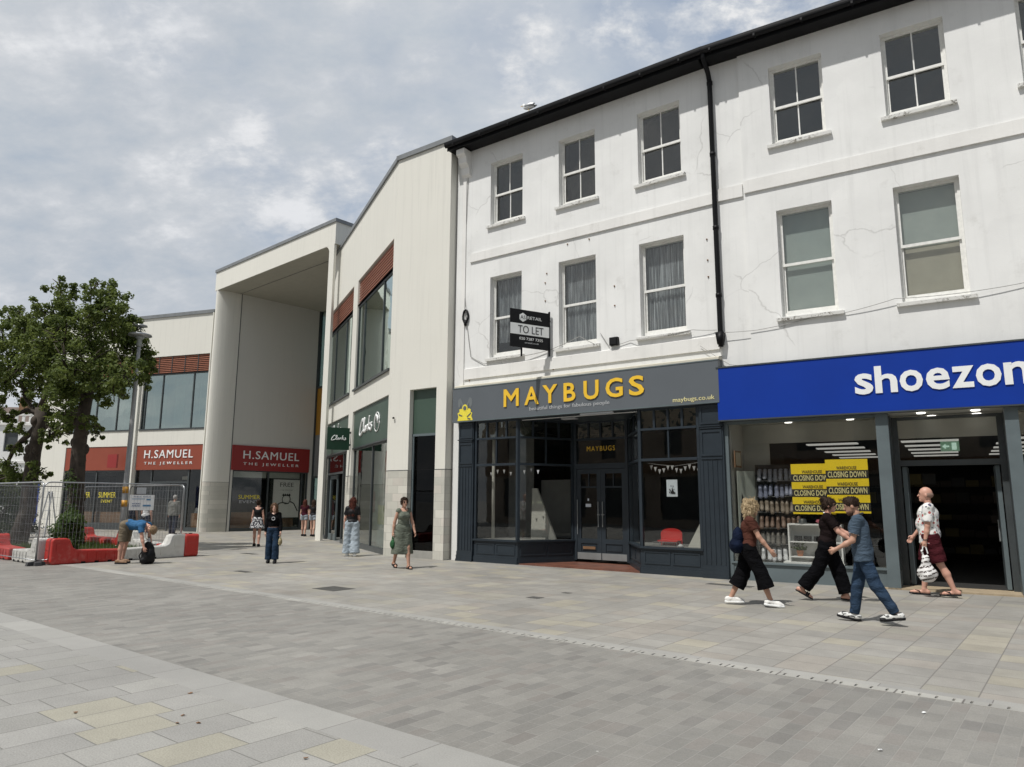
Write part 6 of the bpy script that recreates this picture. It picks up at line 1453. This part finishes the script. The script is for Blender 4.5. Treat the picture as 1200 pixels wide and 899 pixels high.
mb=MB(); T=J['T']; mb.tube([T(-.07,.06*0,.555)]+[T(-.01+.066*math.cos(t),.066*math.sin(t),.535-.02*math.cos(t)) for t in [math.pi+ i*.35 for i in range(-5,6)]],.009,6); mb.build('collar',M['signwhite'],J['e'])
a=J['arms'][1]; h=a['h']
bag('black handbag hanging in front of the woman in black trousers','bag',[El(h+V(.02,.0,-.28),V(.17,.07,.15)),El(h+V(.02,0,-.36),V(.17,.08,.10))],None,[h+V(-.06,.02,-.2),h+V(-.01,.0,.0),h+V(.04,-.0,.0),h+V(.09,-.02,-.2)],M['black'],J=J)
# 3 man in blue polo walking left
J=person('dark haired man in a blue polo shirt, jeans and black and white trainers',1026,731,R_(152),1.70,dict(lean=5,L=(-19,12,-8,2),R=(13,3,10,2),AL=(14,8,46,4),AR=(-6,8,16),head=(4,14),curl=(.95,.6)),sk='tan',wid=1.02,res=.010)
polo=cloth('blue_polo',(.062,.088,.120)); top(J,polo,.020,.70,-.09,loose=.01,wr=.005); legs(J,cloth('blue_jeans',(.028,.048,.082),.35),(.095,.082,.064),.97,wr=.006); hair(J,HB_,'short')
shoes(J,bwt(),M['black'])
a=J['arms']
for sd in (1,-1):
    q=a[sd]; d=(q['e']-q['s']); d/=np.linalg.norm(d); u1=np.cross(d,V(0,1,0)); u1/=np.linalg.norm(u1); u2=np.cross(d,u1); c=q['s']+(q['e']-q['s'])*.69
    mb=MB(); mb.tube([c+(u1*math.cos(t*math.pi/8)+u2*math.sin(t*math.pi/8))*.0685*J['s'] for t in range(17)],.004,5,False); mb.build('sleeve_trim',simple('trim_white',(.6,.5,.45),.7),J['e'])
T=J['T']; mb=MB(); mb.tube([T(-.01+.075*math.cos(t*math.pi/8),.072*math.sin(t*math.pi/8),.545-.022*math.cos(t*math.pi/8)) for t in range(17)],.015,6,False); mb.build('collar',M['print'],J['e'])
sdf_obj('beard',[El(J['HP'](.035,0,-.075),V(.066,.056,.052)*J['s'],J['HM']),El(J['HP'](.05,0,-.025),V(.09,.06,.04),J['HM'],op='sub')],hairmat('stubble',(.06,.035,.025),(.16,.09,.065)),J['e'],.01,.009,.002)
hp=J['arms'][-1]['h']; 
# 4 bald man walking left
J=person('tall bald man in a white flowered shirt, maroon shorts and flip flops',1101,699,R_(150),1.90,dict(lean=0,L=(-15,7,-3,2),R=(12,4,3,2),AL=(4,7,8),AR=(16,8,22),head=(0,-2),curl=(.85,.35)),sk='pink',wid=1.12,res=.010,belly=.03)
def floral():
    t=NT('flowered_cotton'); v=t.node('ShaderNodeTexVoronoi'); v.inputs['Scale'].default_value=17; t.l.new(t.obj,v.inputs['Vector']); n=t.noise(26,2,.5)
    sc_=t.node('ShaderNodeSeparateColor'); t.l.new(v.outputs['Color'],sc_.inputs[0])
    m=t.math('LESS_THAN',t.math('ADD',v.outputs['Distance'],t.math('MULTIPLY',n,.35)),.60); c=t.ramp(sc_.outputs[0],[(0,(.42,.42,.44)),(.35,(.07,.08,.12)),(.55,(.40,.09,.08)),(.72,(.30,.32,.28)),(.86,(.72,.71,.69))],'CONSTANT')
    t.base(t.mix(m,(.70,.69,.66),c)); t.rough(.85); return t.m
top(J,floral(),.024,.80,-.10,loose=.016,wr=.004); legs(J,cloth('maroon_shorts',(.058,.012,.016)),(.125,.108,.1),-.06,name='shorts',wr=.008); hair(J,HGR,'bald'); shoes(J,None,M['black'],'flip')
def striped():
    t=NT('striped_carrier'); n=t.noise(5,3,.5); sp=t.node('ShaderNodeSeparateXYZ'); t.l.new(t.obj,sp.inputs[0])
    z=t.math('ADD',t.math('MULTIPLY',sp.outputs[2],14),t.math('ADD',t.math('MULTIPLY',n,1.6),t.math('MULTIPLY',sp.outputs[0],5))); st=t.math('GREATER_THAN',t.math('FRACT',z),.62); n2=t.math('GREATER_THAN',t.noise(38,2,.5),.45)
    t.base(t.mix(t.math('MULTIPLY',st,n2),(.66,.65,.63),(.05,.035,.03))); t.rough(.5); return t.m
h=J['arms'][1]['h']; zf=.30
o=empty('carrier_bag',J['e'].location,J['e'].rotation_euler[2],'white plastic carrier bag with brown stripes hanging from the bald man\'s hand','bag')
sdf_obj('bag_body',[C(h+V(0,0,-.20),h+V(-.02,0,-.48),.05,.125,cuts=[(h+V(0,0,-.60),V(0,0,-1))]),C(h+V(.04,0,-.08),h+V(.01,0,-.22),.014,.03),C(h+V(-.04,0,-.08),h+V(-.02,0,-.22),.014,.03),El(h+V(-.01,.02,-.46),V(.15,.09,.14))],striped(),o,.04,.011,.012,3)
mb=MB(); mb.tube([h+V(.045,0,-.12),h+V(.02,0,0.0),h+V(-.02,0,0.0),h+V(-.045,0,-.12)],.011,6); mb.build('handles',M['signwhite'],o)
mb=MB(); q=J['arms'][1]; u=V(1,0,0); c=q['w']-q['d']*.02; mb.tube([c+V(math.cos(t*math.pi/6),math.sin(t*math.pi/6),0)*.034 for t in range(13)],.008,5,False); mb.build('wristwatch',M['print'],J['e'])
# 5 woman in long grey green dress
J=person('woman in sunglasses and a long grey green sleeveless dress beside the cream pillar',470,666,R_(-62),1.69,dict(lean=2,L=(15,5,0,1),R=(-15,14,-14,1),AL=(10,14,14),AR=(-10,14,10),head=(0,0),curl=(.4,.8)),sk='tan',wid=.98,fem=True,res=.012)
dg=cloth('sage_dress',(.135,.150,.120)); top(J,dg,.016,0,-.0,wr=.003,name='bodice',neck=.10); skirt(J,dg,.34,.14,.20,'dress_skirt',.22); hair(J,HB_,'ponytail'); shoes(J,None,M['black'],'slip')
mb=MB(); HP=J['HP']; [mb.ell(HP(.088,.034*q,.012),(.012,.022,.017),8,6) for q in (-1,1)]; mb.build('sunglasses',M['black'],J['e'])
h=J['arms'][-1]['h']; bag('small green handbag in the right hand of the woman in the grey green dress','bag',h+V(0,0,-.19),V(.10,.05,.11),[h+V(-.05,0,-.1),h+V(0,0,.0),h+V(.05,0,-.1)],cloth('green_bag',(.03,.09,.04)),J=J)
# 6 woman in jeans walking to camera
J=person('long haired young woman in a cropped black top and wide blue jeans',318,660,R_(-78),1.50,dict(lean=1,L=(8,8,-4,1),R=(-4,2,0,1),AL=(8,11,10),AR=(-4,10,8),head=(0,6),curl=(.7,.4)),sk='pale',wid=.98,fem=True,res=.012)
top(J,cloth('black_knit',(.006,.006,.007)),.016,1.9,.12,wr=.004); legs(J,cloth('dark_jeans',(.022,.040,.070),.35),(.100,.095,.105),.98,waist=.10,wr=.006); hair(J,HBR,'long'); shoes(J,M['black'],M['black'])
mb=MB(); T=J['T']; mb.tube([T(.148+.002,.045*math.cos(t*math.pi/6),.36+.045*math.sin(t*math.pi/6)) for t in range(13)],.010,5,False); mb.build('top_print',M['palegrey'],J['e'])
h=J['arms'][1]['h']; bag('small tan bag carried by the young woman in wide blue jeans','bag',h+V(0,0,-.17),V(.09,.05,.10),[h+V(-.04,0,-.08),h+V(0,0,.0),h+V(.04,0,-.08)],cloth('tan_bag',(.32,.27,.16)),J=J)
# 7 girl in patterned skirt from behind
J=person('young woman seen from behind in a black vest and short black and white skirt',300,640.5,R_(100),1.60,dict(lean=1,L=(12,4,4,1),R=(-8,6,0,1),AL=(6,10,6),AR=(-4,10,6),curl=(.4,.4)),sk='pink',wid=.98,fem=True,res=.014)
top(J,M['black'],.012,0,-.0,wr=.002,neck=.12); 
def patt():
    t=NT('black_white_pattern'); m=t.math('GREATER_THAN',t.noise(24,2,.5),.52); t.base(t.mix(m,(.02,.02,.03),(.55,.55,.55))); t.rough(.8); return t.m
skirt(J,patt(),.62,.13,.19,'skirt',.14); hair(J,HB_,'bun'); shoes(J,M['black'],M['black'])
# 8 woman in pale jeans at the shop window, from behind
J=person('auburn haired woman from behind in a black tee and very wide pale blue jeans',411,652,R_(102),1.68,dict(lean=3,L=(6,4,0,2),R=(-6,4,0,2),AL=(2,10,10),AR=(-4,9,40,10),head=(-25,4),curl=(.5,.5)),sk='pink',wid=1.06,fem=True,res=.012)
top(J,M['black'],.018,.7,.06,wr=.003); legs(J,cloth('pale_jeans',(.33,.38,.42),.2),(.120,.125,.155),.99,wr=.008,waist=.13); hair(J,HRD,'verylong'); shoes(J,M['signwhite'],M['signwhite'])
# 9,10 girls in denim shorts
for (x,y),hd,lab,hm in (((355.5,628.5),88,'girl with long dark hair, maroon top and denim shorts in the entrance, left of two',HRD),((365.8,628.8),84,'girl in black top and pale denim shorts half hidden by the cream pillar',HB_)):
    J=person(lab,x,y,R_(hd),1.62,dict(lean=1,L=(10,4,0,1),R=(-9,6,0,1),AL=(4,10,6),AR=(-4,10,6),curl=(.4,.4)),sk='pale',fem=True,res=.015)
    top(J,cloth('maroon_top',(.05,.012,.02)) if hm is HRD else M['black'],.014,.4,.02,wr=.002); legs(J,cloth('denim_shorts',(.30,.34,.38)),(.112,.10,.1),-.62,name='shorts',wr=.004); hair(J,hm,'verylong'); shoes(J,M['black'],M['black'])
# 11 bending man
J=person('man in a blue tee shirt and khaki shorts bending over a black rucksack',141,660.5,R_(-6),1.78,dict(lean=92,L=(-7,2,0,3),R=(-2,2,0,3),AL=(6,4,8),AR=(14,4,4),headlean=120,head=(0,0),curl=(.7,.7)),sk='pink',res=.012,wid=1.0)
top(J,cloth('sky_blue_tee',(.045,.13,.26)),.018,.6,-.04,wr=.006); legs(J,cloth('khaki_shorts',(.17,.14,.10)),(.112,.095,.09),-.05,name='shorts',wr=.006); hair(J,hairmat('fair_hair',(.16,.10,.06),(.34,.24,.15)),'short'); shoes(J,M['wood'],M['black'])
hh=(J['arms'][1]['h']+J['arms'][-1]['h'])/2
p0=Matrix.Rotation(R_(-6),4,'Z')@Vector(hh); pb=Vector((J['e'].location.x+p0.x,J['e'].location.y+p0.y,0))
o=empty('rucksack',pb,R_(60),'black rucksack standing on the paving in front of the bending man','bag')
sdf_obj('bag_body',[El(V(0,0,.28),V(.165,.12,.27)),C(V(-.08,0,.10),V(.08,0,.10),.11,.11,cuts=[(V(0,0,.01),V(0,0,-1))]),El(V(0,-.11,.20),V(.12,.06,.15))],M['black'],o,.04,.014,.008)
mb=MB(); mb.tube([(-.05,0,.52),(0,0,.60),(.05,0,.52)],.012,6); mb.tube([(-.08,.1,.33),(-.1,.2,.2),(-.1,.12,.06)],.016,6); mb.tube([(.08,.1,.33),(.1,.2,.2),(.1,.12,.06)],.016,6); mb.build('strap',M['black'],o)
o=empty('water_bottle',pb,0,'clear and silver bottle held over the black rucksack','bottle'); mb=MB(); mb.lathe([(.035,.44),(.035,.58),(.02,.62),(.02,.65)],12); mb.build('bottle_body',M['palegrey'],o,True); mb=MB(); mb.lathe([(.024,.64),(.024,.67)],10); mb.build('cap',M['print'],o)
# 12-14 people beyond the fence
J=person('grey haired man in a grey fleece and dark trousers walking towards the jeweller',201,628,R_(98),1.78,dict(lean=2,L=(10,5,4,2),R=(-10,8,-8,2),AL=(6,10,10),AR=(-6,10,8),curl=(.5,.5)),sk='pink',res=.015,wid=1.1)
top(J,cloth('grey_fleece',(.17,.17,.155)),.030,1.92,-.08,loose=.02,wr=.004); legs(J,cloth('navy_trousers',(.022,.028,.045)),(.10,.085,.075),.97); hair(J,hairmat('grey_hair',(.25,.24,.23),(.45,.44,.42)),'short'); shoes(J,M['black'],M['black'])
J=person('dark haired person in a navy top behind the fence, left of the white board',150,636,R_(95),1.68,dict(lean=2,L=(8,4,0,2),R=(-6,4,0,2),AL=(4,12,10),AR=(-4,12,10),curl=(.5,.5)),sk='tan',res=.015,fem=True)
top(J,cloth('navy_top',(.02,.028,.06)),.02,.6,-.04); legs(J,M['black'],(.10,.08,.07),.97); hair(J,HB_,'long'); shoes(J,M['black'],M['black'])
J=person('person in a white tee and navy shorts walking behind the white board',168,634,R_(80),1.70,dict(lean=2,L=(8,4,0,2),R=(-8,4,0,2),AL=(6,12,10),AR=(-6,12,10),curl=(.5,.5)),sk='pink',res=.015)
top(J,cloth('white_tee',(.62,.62,.62)),.02,.6,-.06); legs(J,cloth('navy_shorts',(.03,.035,.06)),(.11,.10,.09),-.15,name='shorts'); hair(J,HBR,'short'); shoes(J,M['black'],M['black'])
